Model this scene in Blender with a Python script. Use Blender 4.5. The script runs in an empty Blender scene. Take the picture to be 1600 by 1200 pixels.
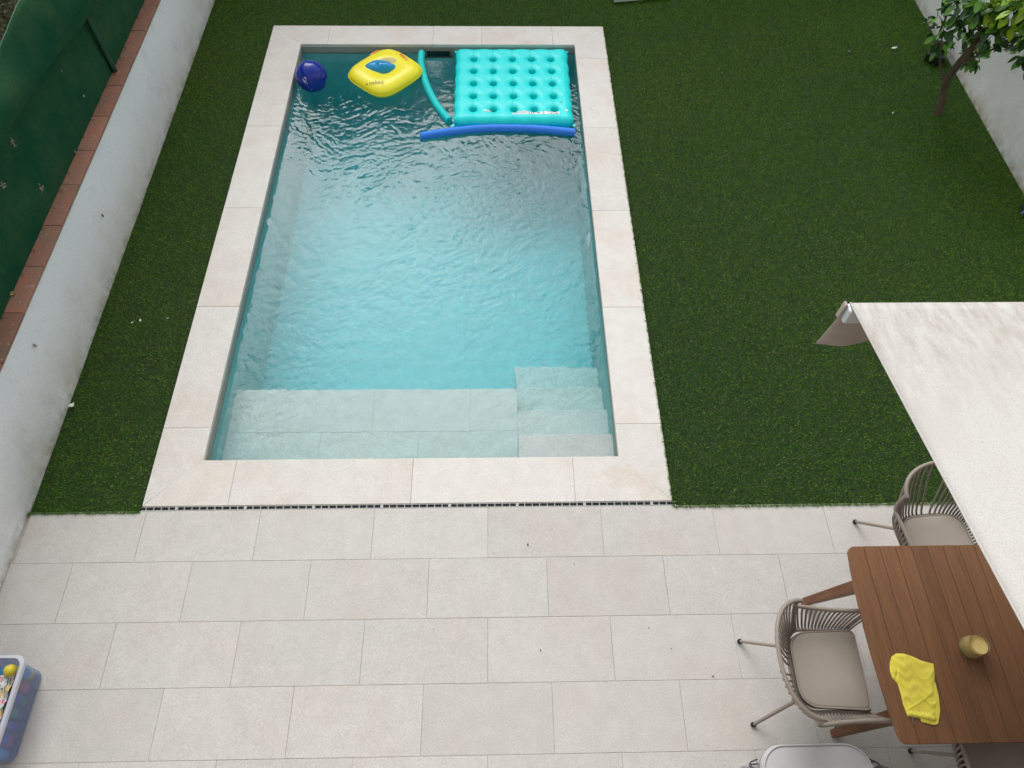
import bpy, bmesh, math, random
import numpy as np
from mathutils import Vector, Matrix
random.seed(7); RNG = np.random.default_rng(11)
PI = math.pi
scene = bpy.context.scene
COL = scene.collection

# ------------------------------------------------------------------ camera
cam_d = bpy.data.cameras.new("camera"); cam = bpy.data.objects.new("camera", cam_d); COL.objects.link(cam)
cam_d.sensor_fit = 'HORIZONTAL'; cam_d.sensor_width = 36.0; cam_d.lens = 24.884
cam_d.clip_start = 0.05; cam_d.clip_end = 400
Rr = (0.999751, -0.017437, 0.013935); Ru = (0.007483, 0.849999, 0.526731); Rf = (0.02103, 0.526496, -0.849918)
cam.matrix_world = Matrix(((Rr[0], Ru[0], -Rf[0], 2.16526), (Rr[1], Ru[1], -Rf[1], -2.29236), (Rr[2], Ru[2], -Rf[2], 4.74435), (0, 0, 0, 1)))
scene.camera = cam

# ------------------------------------------------------------------ light
SUN_EL, SUN_AZ = math.radians(45), math.radians(-12)      # azimuth measured clockwise from +Y
world = bpy.data.worlds.new("World"); scene.world = world; world.use_nodes = True
wn, wl = world.node_tree.nodes, world.node_tree.links
wn.clear()
wo = wn.new('ShaderNodeOutputWorld'); bg = wn.new('ShaderNodeBackground'); sky = wn.new('ShaderNodeTexSky')
sky.sky_type = 'NISHITA'; sky.sun_disc = False; sky.sun_elevation = SUN_EL; sky.sun_rotation = SUN_AZ
sky.air_density = 1.0; sky.dust_density = 2.0; sky.ozone_density = 1.0
hs = wn.new('ShaderNodeHueSaturation'); hs.inputs['Saturation'].default_value = 0.17
tc = wn.new('ShaderNodeTexCoord'); nz = wn.new('ShaderNodeTexNoise'); nz.inputs['Scale'].default_value = 3.2
nz.inputs['Detail'].default_value = 6; nz.inputs['Roughness'].default_value = 0.55
mr = wn.new('ShaderNodeMapRange'); mr.inputs[1].default_value = 0.3; mr.inputs[2].default_value = 0.7
mr.inputs[3].default_value = 0.84; mr.inputs[4].default_value = 1.18
mx = wn.new('ShaderNodeMix'); mx.data_type = 'RGBA'; mx.blend_type = 'MULTIPLY'; mx.inputs[0].default_value = 1.0
wl.new(tc.outputs['Generated'], nz.inputs['Vector']); wl.new(nz.outputs['Fac'], mr.inputs[0])
wl.new(sky.outputs[0], hs.inputs['Color']); wl.new(hs.outputs[0], mx.inputs[6]); wl.new(mr.outputs[0], mx.inputs[7])
wl.new(mx.outputs[2], bg.inputs['Color']); bg.inputs['Strength'].default_value = 0.15
wl.new(bg.outputs[0], wo.inputs['Surface'])
sun_d = bpy.data.lights.new("sun", 'SUN'); sun_d.energy = 0.5; sun_d.angle = math.radians(38); sun_d.color = (1.0, 0.975, 0.94)
sun = bpy.data.objects.new("sun", sun_d); COL.objects.link(sun)
sdir = Vector((math.sin(SUN_AZ) * math.cos(SUN_EL), math.cos(SUN_AZ) * math.cos(SUN_EL), math.sin(SUN_EL)))
sun.rotation_euler = sdir.to_track_quat('Z', 'Y').to_euler()
scene.view_settings.view_transform = 'Standard'; scene.view_settings.look = 'None'
scene.view_settings.exposure = 0.84; scene.view_settings.gamma = 1.0
scene.view_settings.use_curve_mapping = False
scene.cycles.max_bounces = 12; scene.cycles.transmission_bounces = 10; scene.cycles.transparent_max_bounces = 12
scene.cycles.diffuse_bounces = 4; scene.cycles.use_denoising = True; scene.cycles.denoiser = 'OPENIMAGEDENOISE'; scene.cycles.denoising_prefilter = 'ACCURATE'; scene.cycles.denoising_input_passes = 'RGB_ALBEDO_NORMAL'

# ------------------------------------------------------------------ helpers
class MB:
    """collects simple shapes and links them as one mesh object"""
    def __init__(s): s.v = []; s.f = []
    def add(s, v, f):
        n = len(s.v); s.v += [tuple(map(float, p)) for p in v]; s.f += [tuple(i + n for i in q) for q in f]; return s
    def box(s, x0, x1, y0, y1, z0, z1):
        v = [(x, y, z) for z in (z0, z1) for y in (y0, y1) for x in (x0, x1)]
        return s.add(v, [(0, 2, 3, 1), (4, 5, 7, 6), (0, 1, 5, 4), (2, 6, 7, 3), (0, 4, 6, 2), (1, 3, 7, 5)])
    def prism(s, poly, z0, z1):
        n = len(poly); v = [(p[0], p[1], z0) for p in poly] + [(p[0], p[1], z1) for p in poly]
        return s.add(v, [tuple(range(n - 1, -1, -1)), tuple(range(n, 2 * n))] + [(i, (i + 1) % n, (i + 1) % n + n, i + n) for i in range(n)])
    def tube(s, pts, r, n=8, caps=True, closed=False):
        pts = [Vector(p) for p in pts]; m = len(pts); rs = r if hasattr(r, '__len__') else [r] * m
        v = []; up = None
        for i, p in enumerate(pts):
            a = pts[(i - 1) % m] if (closed or i > 0) else p
            b = pts[(i + 1) % m] if (closed or i < m - 1) else p
            t = (b - a).normalized()
            if up is None:
                up = Vector((0, 0, 1)) if abs(t.z) < .9 else Vector((1, 0, 0))
            up = (up - t * up.dot(t)).normalized(); w = t.cross(up)
            for k in range(n):
                c = 2 * PI * k / n; v.append(p + (up * math.cos(c) + w * math.sin(c)) * rs[i])
        f = []
        for i in range(m if closed else m - 1):
            j = (i + 1) % m
            for k in range(n):
                l = (k + 1) % n; f.append((i * n + k, i * n + l, j * n + l, j * n + k))
        if caps and not closed:
            f.append(tuple(range(n - 1, -1, -1))); f.append(tuple((m - 1) * n + k for k in range(n)))
        return s.add(v, f)
    def lathe(s, prof, n=24, c=(0, 0, 0)):
        v = []; f = []
        for r, z in prof:
            for k in range(n):
                a = 2 * PI * k / n; v.append((c[0] + r * math.cos(a), c[1] + r * math.sin(a), c[2] + z))
        for i in range(len(prof) - 1):
            for k in range(n):
                l = (k + 1) % n; f.append((i * n + k, i * n + l, (i + 1) * n + l, (i + 1) * n + k))
        f.append(tuple(range(n - 1, -1, -1))); f.append(tuple((len(prof) - 1) * n + k for k in range(n)))
        return s.add(v, f)
    def mesh(s, name, bevel=0, seg=1, smooth=False):
        me = bpy.data.meshes.new(name); me.from_pydata(s.v, [], s.f)
        bm = bmesh.new(); bm.from_mesh(me)
        bmesh.ops.recalc_face_normals(bm, faces=bm.faces)
        if bevel:
            es = [e for e in bm.edges if len(e.link_faces) == 2 and e.calc_face_angle(0) > .6]
            bmesh.ops.bevel(bm, geom=es, offset=bevel, segments=seg, profile=.6, affect='EDGES', clamp_overlap=True)
        if smooth:
            for f in bm.faces: f.smooth = True
            for e in bm.edges:
                if len(e.link_faces) == 2 and e.calc_face_angle(0) > .9: e.smooth = False
        bm.to_mesh(me); bm.free(); return me

def tag(o, label=None, cat=None, group=None, kind=None):
    if label: o['label'] = label
    if cat: o['category'] = cat
    if group: o['group'] = group
    if kind: o['kind'] = kind
    return o
def link(name, me, m=None, parent=None, loc=None, rot=None):
    o = bpy.data.objects.new(name, me); COL.objects.link(o)
    if m is not None:
        if len(me.materials) == 0: me.materials.append(m)
    if parent is not None: o.parent = parent
    if loc is not None: o.location = loc
    if rot is not None: o.rotation_euler = rot
    return o
def obj(name, mb, m, parent=None, bevel=0, seg=1, smooth=False, loc=None, rot=None):
    return link(name, mb.mesh(name, bevel, seg, smooth), m, parent, loc, rot)
def empty(name, loc=(0, 0, 0), rz=0, **k):
    o = bpy.data.objects.new(name, None); COL.objects.link(o); o.location = loc; o.rotation_euler = (0, 0, rz); o.empty_display_size = .1
    return tag(o, **k)
def copy_tree(o, parent=None):
    c = o.copy(); COL.objects.link(c); c.parent = parent
    for ch in list(o.children): copy_tree(ch, c)
    return c

def mat(name, col, rough=.6, var=None, scale=8, detail=5, bump=0, bscale=60, obj_var=0, metallic=0, spec=.5, coat=0, trans=0, ior=1.45,
        sheen=0, sss=0, speck=None, stretch=None, amount=(.35, .65), alpha=1):
    """principled material; var = second colour mixed in by noise, obj_var = brightness spread between objects, speck = (colour, scale, threshold)"""
    m = bpy.data.materials.new(name); m.use_nodes = True; n, l = m.node_tree.nodes, m.node_tree.links
    p = n['Principled BSDF']; p.inputs['Roughness'].default_value = rough; p.inputs['Metallic'].default_value = metallic
    p.inputs['IOR'].default_value = ior; p.inputs['Specular IOR Level'].default_value = spec
    p.inputs['Coat Weight'].default_value = coat; p.inputs['Transmission Weight'].default_value = trans
    p.inputs['Sheen Weight'].default_value = sheen; p.inputs['Alpha'].default_value = alpha
    if sss: p.inputs['Subsurface Weight'].default_value = sss; p.inputs['Subsurface Scale'].default_value = .02
    c = (*col, 1)
    tcn = n.new('ShaderNodeTexCoord'); mp = n.new('ShaderNodeMapping'); info = n.new('ShaderNodeObjectInfo')
    vm = n.new('ShaderNodeVectorMath'); vm.operation = 'MULTIPLY_ADD'; vm.inputs[1].default_value = (37, 91, 53)
    cx = n.new('ShaderNodeCombineXYZ')
    for i in range(3): l.new(info.outputs['Random'], cx.inputs[i])
    l.new(cx.outputs[0], vm.inputs[0]); l.new(tcn.outputs['Object'], vm.inputs[2]); l.new(vm.outputs[0], mp.inputs[0])
    if stretch: mp.inputs['Scale'].default_value = stretch
    out = None
    if var is not None:
        t = n.new('ShaderNodeTexNoise'); t.inputs['Scale'].default_value = scale; t.inputs['Detail'].default_value = detail
        t.inputs['Roughness'].default_value = .62
        r = n.new('ShaderNodeMapRange'); r.inputs[1].default_value = amount[0]; r.inputs[2].default_value = amount[1]
        x = n.new('ShaderNodeMix'); x.data_type = 'RGBA'; x.inputs[6].default_value = c; x.inputs[7].default_value = (*var, 1)
        l.new(mp.outputs[0], t.inputs['Vector']); l.new(t.outputs['Fac'], r.inputs[0]); l.new(r.outputs[0], x.inputs[0]); out = x.outputs[2]
    if speck is not None:
        t = n.new('ShaderNodeTexNoise'); t.inputs['Scale'].default_value = speck[1]; t.inputs['Detail'].default_value = 3
        r = n.new('ShaderNodeMapRange'); r.inputs[1].default_value = speck[2]; r.inputs[2].default_value = speck[2] + .08
        x = n.new('ShaderNodeMix'); x.data_type = 'RGBA'; x.inputs[7].default_value = (*speck[0], 1)
        if out is not None: l.new(out, x.inputs[6])
        else: x.inputs[6].default_value = c
        l.new(mp.outputs[0], t.inputs['Vector']); l.new(t.outputs['Fac'], r.inputs[0]); l.new(r.outputs[0], x.inputs[0]); out = x.outputs[2]
    if obj_var:
        h = n.new('ShaderNodeHueSaturation'); r = n.new('ShaderNodeMapRange'); r.inputs[3].default_value = 1 - obj_var; r.inputs[4].default_value = 1 + obj_var
        l.new(info.outputs['Random'], r.inputs[0]); l.new(r.outputs[0], h.inputs['Value'])
        if out is not None: l.new(out, h.inputs['Color'])
        else: h.inputs['Color'].default_value = c
        out = h.outputs[0]
    if out is not None: l.new(out, p.inputs['Base Color'])
    else: p.inputs['Base Color'].default_value = c
    if bump:
        t = n.new('ShaderNodeTexNoise'); t.inputs['Scale'].default_value = bscale; t.inputs['Detail'].default_value = 4
        b = n.new('ShaderNodeBump'); b.inputs['Strength'].default_value = 1.0; b.inputs['Distance'].default_value = bump
        l.new(mp.outputs[0], t.inputs['Vector']); l.new(t.outputs['Fac'], b.inputs['Height']); l.new(b.outputs[0], p.inputs['Normal'])
    m['out'] = 1
    return m

M = {}
# pale stone: base colour, warm/cool cloudiness, per-slab tint
def stone(name, base, warm, obj_var=.04, warm_lo=.5, warm_hi=.75, rough=.7):
    m = mat(name, base, rough, bump=.0012, bscale=180)
    n, l = m.node_tree.nodes, m.node_tree.links; p = n['Principled BSDF']
    mp = [x for x in n if x.type == 'MAPPING'][0]; info = [x for x in n if x.type == 'OBJECT_INFO'][0]
    def noise(sc, d=4, rg=.6):
        t = n.new('ShaderNodeTexNoise'); t.inputs['Scale'].default_value = sc; t.inputs['Detail'].default_value = d; t.inputs['Roughness'].default_value = rg
        l.new(mp.outputs[0], t.inputs['Vector']); return t.outputs['Fac']
    def rng(o, a, b, c, d):
        r = n.new('ShaderNodeMapRange'); l.new(o, r.inputs[0])
        for i, q in enumerate((a, b, c, d)): r.inputs[i + 1].default_value = q
        return r.outputs[0]
    x = n.new('ShaderNodeMix'); x.data_type = 'RGBA'; x.inputs[6].default_value = (*base, 1); x.inputs[7].default_value = (*warm, 1)
    l.new(rng(noise(1.7, 3), warm_lo, warm_hi, 0, 1), x.inputs[0])
    v = n.new('ShaderNodeHueSaturation'); l.new(x.outputs[2], v.inputs['Color'])
    ad = n.new('ShaderNodeMath'); ad.operation = 'MULTIPLY'; l.new(rng(noise(9, 6, .7), .3, .7, .93, 1.05), ad.inputs[0])
    ad2 = n.new('ShaderNodeMath'); ad2.operation = 'MULTIPLY'; l.new(ad.outputs[0], ad2.inputs[0]); l.new(rng(noise(110, 3, .8), .3, .7, .82, 1.14), ad2.inputs[1])
    l.new(rng(info.outputs['Random'], 0, 1, 1 - obj_var, 1 + obj_var), ad.inputs[1]); l.new(ad2.outputs[0], v.inputs['Value'])
    # fine pits
    y = n.new('ShaderNodeMix'); y.data_type = 'RGBA'; y.inputs[7].default_value = (base[0] * .6, base[1] * .56, base[2] * .5, 1)
    l.new(v.outputs[0], y.inputs[6]); l.new(rng(noise(70, 2), .68, .78, 0, .55), y.inputs[0]); l.new(y.outputs[2], p.inputs['Base Color'])
    return m
M['patio'] = stone('patio_stone', (.575, .55, .51), (.56, .51, .455), .035, .5, .8)
M['coping'] = stone('coping_stone', (.70, .67, .62), (.66, .58, .50), .03, .46, .76)
M['pooltile'] = stone('pool_stone', (.80, .78, .75), (.78, .74, .69), .015)
M['floortile'] = stone('pool_floor_stone', (.38, .76, .80), (.36, .74, .77), .012)
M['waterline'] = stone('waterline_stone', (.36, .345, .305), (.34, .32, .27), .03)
M['poolwall'] = stone('pool_wall_stone', (.34, .62, .62), (.33, .59, .58), .015)  # light scattered in the water is put into this bright teal colour
M['grout'] = mat('grout', (.47, .44, .39), .9, var=(.20, .17, .13), scale=1.3, bump=.001, amount=(.45, .62))
M['grout_pale'] = mat('grout_pale', (.50, .47, .42), .9)
M['soil'] = mat('soil', (.10, .075, .045), .95, var=(.05, .07, .02), scale=3, bump=.02, bscale=20)
M['turfbase'] = mat('turf_backing', (.018, .035, .010), .9)

def plaster(name, col, dirt, cool):
    m = mat(name, col, .85, bump=.004, bscale=55)
    n, l = m.node_tree.nodes, m.node_tree.links; p = n['Principled BSDF']
    geo = n.new('ShaderNodeNewGeometry'); sx = n.new('ShaderNodeSeparateXYZ'); l.new(geo.outputs['Position'], sx.inputs[0])
    def noise(sc, d=4, rg=.6, st=None):
        t = n.new('ShaderNodeTexNoise'); t.inputs['Scale'].default_value = sc; t.inputs['Detail'].default_value = d; t.inputs['Roughness'].default_value = rg
        if st:
            mm = n.new('ShaderNodeMapping'); mm.inputs['Scale'].default_value = st; l.new(geo.outputs['Position'], mm.inputs[0]); l.new(mm.outputs[0], t.inputs['Vector'])
        else: l.new(geo.outputs['Position'], t.inputs['Vector'])
        return t.outputs['Fac']
    def rng(o, a, b, c, d):
        r = n.new('ShaderNodeMapRange'); l.new(o, r.inputs[0])
        for i, q in enumerate((a, b, c, d)): r.inputs[i + 1].default_value = q
        return r.outputs[0]
    def mul(a, b, op='MULTIPLY'):
        x = n.new('ShaderNodeMath'); x.operation = op; l.new(a, x.inputs[0])
        if isinstance(b, float): x.inputs[1].default_value = b
        else: l.new(b, x.inputs[1])
        return x.outputs[0]
    def mixc(f, a, b):
        x = n.new('ShaderNodeMix'); x.data_type = 'RGBA'; l.new(f, x.inputs[0])
        for k, q in ((6, a), (7, b)):
            if isinstance(q, tuple): x.inputs[k].default_value = (*q, 1)
            else: l.new(q, x.inputs[k])
        return x.outputs[2]
    c = mixc(rng(noise(1.3), .35, .65, 0, 1), col, cool)
    c = mixc(rng(noise(60, 4, .85), .38, .70, 0, .38), c, (col[0] * .62, col[1] * .64, col[2] * .66))
    low = mul(rng(sx.outputs['Z'], 0., .50, 1, 0), rng(noise(2.3, 7, .72), .36, .62, 0, 1))
    c = mixc(mul(low, .75), c, dirt)
    foot = mul(rng(sx.outputs['Z'], 0.0, .09, 1, 0), rng(noise(11, 6, .75), .42, .62, 0, 1))
    c = mixc(mul(foot, .6), c, (dirt[0] * .45, dirt[1] * .40, dirt[2] * .33))
    st = mul(rng(noise(2.4, 7, .75, (1, 1.6, 1)), .56, .66, 0, 1), .30)
    c = mixc(st, c, (col[0] * .6, col[1] * .6, col[2] * .55))
    l.new(c, p.inputs['Base Color']); return m
M['plaster'] = plaster('white_plaster', (.87, .885, .90), (.60, .56, .46), (.91, .92, .92))
M['plaster_r'] = plaster('right_plaster', (.83, .85, .85), (.54, .48, .36), (.88, .89, .89))

# ------------------------------------------------------------------ ground with a hole for the pool and one for nothing else
W, L, CO = 3.07, 5.128, .349     # pool inside and coping width
g = MB(); X = [-90, -CO + .02, W + CO - .02, 90]; Y = [-90, -CO + .02, L + CO - .02, 90]
v = [(x, y, -.045) for y in Y for x in X]; f = []
for j in range(3):
    for i in range(3):
        if (i, j) != (1, 1): a = j * 4 + i; f.append((a, a + 1, a + 5, a + 4))
g.add(v, f)
ground = obj('ground', g, M['soil']); tag(ground, kind='structure')

# ------------------------------------------------------------------ patio
patio = obj('patio', MB().box(-1.13, 9.0, -3.35, -.385, -.044, -.0045), M['grout']); tag(patio, kind='structure')
TL, TW, GAP = .8, .3996, .0016
XO = 2.093; YO = -.351
def slab(name, poly, m, parent, z0=-.03, z1=0.0, bev=.0011, dz=True):
    cx = sum(p[0] for p in poly) / len(poly); cy = sum(p[1] for p in poly) / len(poly)
    mb = MB().prism([(p[0] - cx, p[1] - cy) for p in poly], z0, z1)
    o = obj(name, mb, m, parent, bevel=bev, loc=(cx, cy, random.uniform(-.0008, .0008) if dz else 0))
    return o
for row in range(9):
    y1 = YO - row * TW - (.034 if row == 0 else GAP / 2); y0 = YO - (row + 1) * TW + GAP / 2
    if y0 < -3.35: y0 = -3.34
    off = 0 if row % 2 == 0 else .5
    for k in range(-6, 10):
        x0 = XO + (k - off) * TL + GAP / 2; x1 = x0 + TL - GAP
        x0 = max(x0, -1.125); x1 = min(x1, 8.99)
        if x1 - x0 < .03: continue
        slab('tile', [(x0, y0), (x1, y0), (x1, y1), (x0, y1)], M['patio'], patio)

# drain slot between coping and patio
M['drain_dark'] = mat('drain_dark', (.012, .016, .022), .5)
M['drain_metal'] = mat('drain_steel', (.42, .42, .40), .55, metallic=.2)
drain = empty('slot_drain', (0, 0, 0), label='long narrow slot drain with steel crossbars along the near edge of the pool surround', cat='drain')
obj('channel', MB().box(-CO, W + CO + .02, -.3835, -.3505, -.044, -.014), M['drain_dark'], drain)
mb = MB(); mb.box(-CO, W + CO + .02, -.3552, -.3512, -.0135, -.0015); mb.box(-CO, W + CO + .02, -.3828, -.3780, -.0135, -.0015)
obj('side_rail', mb, M['drain_metal'], drain)
x = -CO + .03; k = 0
cb = MB().box(-.0028, .0028, -.379, -.355, -.012, -.002).mesh('crossbar'); bb = MB().box(-.010, .010, -.381, -.353, -.013, 0.0).mesh('bracket')
while x < W + CO:
    if k % 9 == 4: link('bracket', bb, M['drain_metal'], drain, (x, 0, 0))
    else: link('crossbar', cb, M['drain_metal'], drain, (x, 0, 0))
    x += .0535; k += 1

# ------------------------------------------------------------------ pool
pool = obj('pool_shell', MB()
           .box(-.30, -.02, -.30, L + .30, -1.9, -.032).box(W + .02, W + .30, -.30, L + .30, -1.9, -.032)
           .box(-.02, W + .02, L + .02, L + .30, -1.9, -.032).box(-.02, W + .02, -.30, -.02, -1.9, -.032), M['grout'])
tag(pool, kind='structure')
# sloping floor built from slabs
FZ = lambda y: -1.22 - .22 * max(0, min(1, (y - 1.2) / 3.4))
for i in range(7):
    for j in range(5):
        xa = -.018 + j * .6212; xb = xa + .6206; ya = .0 + i * .733; yb = ya + .7325
        cx, cy = (xa + xb) / 2, (ya + yb) / 2
        mb = MB().box(xa - cx, xb - cx, ya - cy, yb - cy, -.25, 0)
        o = link('floor_tile', None, None) if False else obj('floor_tile', mb, M['floortile'], pool, bevel=.0008)
        o.location = (cx, cy, 0)
        me = o.data
        for vv in me.vertices:
            if vv.co.z > -.1: vv.co.z += FZ(vv.co.y + cy)
            else: vv.co.z = -1.88
# wall slabs, three courses
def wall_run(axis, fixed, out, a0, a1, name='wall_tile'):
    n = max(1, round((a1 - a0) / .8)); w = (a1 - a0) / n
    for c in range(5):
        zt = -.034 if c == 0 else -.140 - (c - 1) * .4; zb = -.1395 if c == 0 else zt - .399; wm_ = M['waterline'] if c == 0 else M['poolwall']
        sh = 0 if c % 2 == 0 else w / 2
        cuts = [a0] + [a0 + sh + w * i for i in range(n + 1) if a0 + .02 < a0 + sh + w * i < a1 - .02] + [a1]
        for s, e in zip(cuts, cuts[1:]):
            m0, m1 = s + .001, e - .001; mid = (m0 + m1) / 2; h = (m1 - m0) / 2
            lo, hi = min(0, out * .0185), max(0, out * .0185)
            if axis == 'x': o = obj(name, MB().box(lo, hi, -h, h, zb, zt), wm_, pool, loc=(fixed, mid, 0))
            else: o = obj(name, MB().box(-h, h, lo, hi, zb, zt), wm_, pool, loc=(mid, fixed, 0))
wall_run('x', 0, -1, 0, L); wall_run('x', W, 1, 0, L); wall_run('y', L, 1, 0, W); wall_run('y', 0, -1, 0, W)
# bench and steps
BX = 2.315; BY = .80; BZ = -.415
obj('bench', MB().box(.001, BX - .001, .001, BY - .02, -1.25, BZ - .02), M['pooltile'], pool)
for j, (ya, yb) in enumerate(((.0, .4005), (.4015, .80))):
    cuts = [0, .752, 1.532, BX] if j == 0 else [0, .36, 1.15, 1.94, BX]
    for a, b in zip(cuts, cuts[1:]):
        o = obj('bench_tile', MB().box(a + .0006 - (a + b) / 2, b - .0006 - (a + b) / 2, (ya - yb) / 2 + .0004, (yb - ya) / 2 - .0004, -.02, 0), M['pooltile'], pool, bevel=.001, loc=((a + b) / 2, (ya + yb) / 2, BZ))
obj('bench_front', MB().box(.001, BX - .001, BY - .02, BY - .001, -1.25, BZ - .021), M['pooltile'], pool)
obj('bench_side', MB().box(BX - .0009, BX + .012, .001, BY, -1.25, BZ - .002), M['pooltile'], pool)
for i in range(4):
    zt = -.215 - i * .20
    obj('step', MB().box(BX + .0125, W - .001, .001 if i == 0 else .29 + .3 * (i - 1) + .001, .29 + .3 * i, -1.3, zt), M['pooltile'], pool, bevel=.004)
# coping stones with mitred corners
cop = obj('pool_coping', MB().box(-CO + .01, -.01, -CO + .01, L + CO - .01, -.034, -.006).box(W + .01, W + CO - .01, -CO + .01, L + CO - .01, -.034, -.006)
          .box(-.01, W + .01, -CO + .01, -.01, -.034, -.006).box(-.01, W + .01, L + .01, L + CO - .01, -.034, -.006), M['grout_pale']); tag(cop, kind='structure')
H = .0009
def cs(poly): return slab('coping_stone', poly, M['coping'], cop, -.032, .003, .0018)
LC = [.28, 1.434, 2.585, 3.735]; RC = [.281, 1.404, 2.541, 3.708, 4.877]
def run_side(x_in, x_out, cuts):
    s = 1 if x_out > x_in else -1
    pts = [None] + cuts + [None]
    for a, b in zip(pts, pts[1:]):
        pin0 = (x_in, 0 + H) if a is None else (x_in, a + H); pout0 = (x_out, -CO + H * 2) if a is None else (x_out, a + H)
        pin1 = (x_in, L - H) if b is None else (x_in, b - H); pout1 = (x_out, L + CO - H * 2) if b is None else (x_out, b - H)
        cs([pin0, pout0, pout1, pin1] if s > 0 else [pout0, pin0, pin1, pout1])
run_side(.006, -CO, LC); run_side(W - .006, W + CO, RC)
def run_end(y_in, y_out, cuts):
    pts = [None] + cuts + [None]
    for a, b in zip(pts, pts[1:]):
        i0 = (0 + H, y_in) if a is None else (a + H, y_in); o0 = (-CO + 2 * H, y_out) if a is None else (a + H, y_out)
        i1 = (W - H, y_in) if b is None else (b - H, y_in); o1 = (W + CO - 2 * H, y_out) if b is None else (b - H, y_out)
        cs([o0, o1, i1, i0] if y_out < y_in else [i0, i1, o1, o0])
run_end(.006, -CO, [.251, 1.543, 2.72]); run_end(L - .006, L + CO, [.298, 1.47, 2.02, 2.82])

# skimmer mouth in the far wall
M['grey_plastic'] = mat('grey_plastic', (.20, .20, .18), .45)
M['dark_plastic'] = mat('dark_plastic', (.015, .02, .02), .4)
sk = empty('pool_skimmer', (1.53, L, -.12), label='grey skimmer mouth in the far pool wall beside the noodle', cat='skimmer')
sk.parent = None
mb = MB()
for (a, b, c, d) in ((-.155, .155, .052, .066), (-.165, .165, -.085, -.066)): mb.box(a, b, -.022, -.002, c, d)
mb.add([(-.155, -.022, .052), (-.13, -.022, .052), (-.145, -.022, -.066), (-.165, -.022, -.066), (-.155, -.002, .052), (-.13, -.002, .052), (-.145, -.002, -.066), (-.165, -.002, -.066)],
       [(0, 1, 2, 3), (7, 6, 5, 4), (0, 4, 5, 1), (1, 5, 6, 2), (2, 6, 7, 3), (3, 7, 4, 0)])
mb.add([(.155, -.022, .052), (.13, -.022, .052), (.145, -.022, -.066), (.165, -.022, -.066), (.155, -.002, .052), (.13, -.002, .052), (.145, -.002, -.066), (.165, -.002, -.066)],
       [(3, 2, 1, 0), (4, 5, 6, 7), (1, 5, 4, 0), (2, 6, 5, 1), (3, 7, 6, 2), (0, 4, 7, 3)])
obj('skimmer_frame', mb, M['grey_plastic'], sk)
obj('weir_flap', MB().box(-.13, .13, -.014, -.003, -.066, .052), M['dark_plastic'], sk)  # dark plate stands in for the shade inside the skimmer opening
# pool light
M['lamp_white'] = mat('lamp_white', (.75, .85, .92), .3)
pl = empty('pool_light', (W, 2.45, -.40), label='round white pool light under water on the right pool wall', cat='pool light')
mb = MB().lathe([(.001, .028), (.05, .027), (.085, .018), (.095, .002)], 28); o = obj('light_lens', mb, M['lamp_white'], pl, smooth=True, rot=(0, -PI / 2, 0))
mb = MB().lathe([(.094, .0), (.094, .012), (.112, .010), (.118, .0005)], 28); o = obj('light_ring', mb, M['drain_metal'], pl, smooth=True, rot=(0, -PI / 2, 0))

# water: a closed body with a rippled surface
WZ = -.098
def ripple(Xa, Ya):
    rng = np.random.default_rng(5)
    qx = Xa + .05 * np.sin(Ya * 5.1 + 1.3 * np.sin(Xa * 3.3)) + .03 * np.sin(Ya * 13 + Xa * 7)
    qy = Ya + .05 * np.sin(Xa * 4.3 + 1.1 * np.sin(Ya * 2.9)) + .03 * np.sin(Xa * 11 - Ya * 5)
    z = np.zeros_like(Xa); fine = np.zeros_like(Xa)
    for i in range(110):
        lam = .034 * (6.5 ** rng.random()); k = 2 * PI / lam
        th = rng.normal(PI / 2, 1.0); ph = rng.random() * 6.28
        a = .0128 * rng.uniform(.5, 1) / k * (.95 if lam < .10 else .62)
        w = np.sin(k * (qx * math.cos(th) + qy * math.sin(th)) + ph); w = .7 * w + .45 * (1 - 1.57 * np.abs(w))
        if lam < .13: fine += a * w
        else: z += a * w
    env = 1 - .80 / (1 + np.exp(-(Ya - 4.35) / .16))
    near = .45 + .55 / (1 + np.exp(-(Ya - 1.1 - .25 * Xa) / .35)); z = z * near; fine = fine * near
    patch = .85 + .35 * np.sin(Xa * 2.2 + 1) * np.sin(Ya * 1.7 + .5)
    return (z * env + fine * env * patch) * 1.2
nx, ny = 512, 850
xs = np.linspace(-.006, W + .006, nx); ys = np.linspace(-.006, L + .006, ny)
XX, YY = np.meshgrid(xs, ys); ZZ = WZ + ripple(XX, YY)
top = np.stack([XX, YY, ZZ], -1).reshape(-1, 3)
fid = np.arange(nx * ny).reshape(ny, nx)
quads = np.stack([fid[:-1, :-1], fid[:-1, 1:], fid[1:, 1:], fid[1:, :-1]], -1).reshape(-1, 4)
edge = list(fid[0, :]) + list(fid[1:, -1]) + list(fid[-1, -2::-1]) + list(fid[-2:0:-1, 0])
nb = len(top); bot = top[edge].copy(); bot[:, 2] = -1.75
V = np.concatenate([top, bot]); ne = len(edge)
sides = [(edge[(i + 1) % ne], edge[i], nb + i, nb + (i + 1) % ne) for i in range(ne)]
me = bpy.data.meshes.new('water'); me.from_pydata(V.tolist(), [], quads.tolist() + sides + [tuple(nb + i for i in range(ne - 1, -1, -1))])
for p_ in me.polygons[:len(quads)]: p_.use_smooth = True
wm = bpy.data.materials.new('water'); wm.use_nodes = True; n, l = wm.node_tree.nodes, wm.node_tree.links; n.clear()
o_ = n.new('ShaderNodeOutputMaterial'); gl = n.new('ShaderNodeBsdfGlass'); gl.inputs['IOR'].default_value = 1.333; gl.inputs['Roughness'].default_value = 0
va = n.new('ShaderNodeVolumeAbsorption'); va.inputs['Color'].default_value = (.03, .93, .955, 1); va.inputs['Density'].default_value = .42
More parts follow.
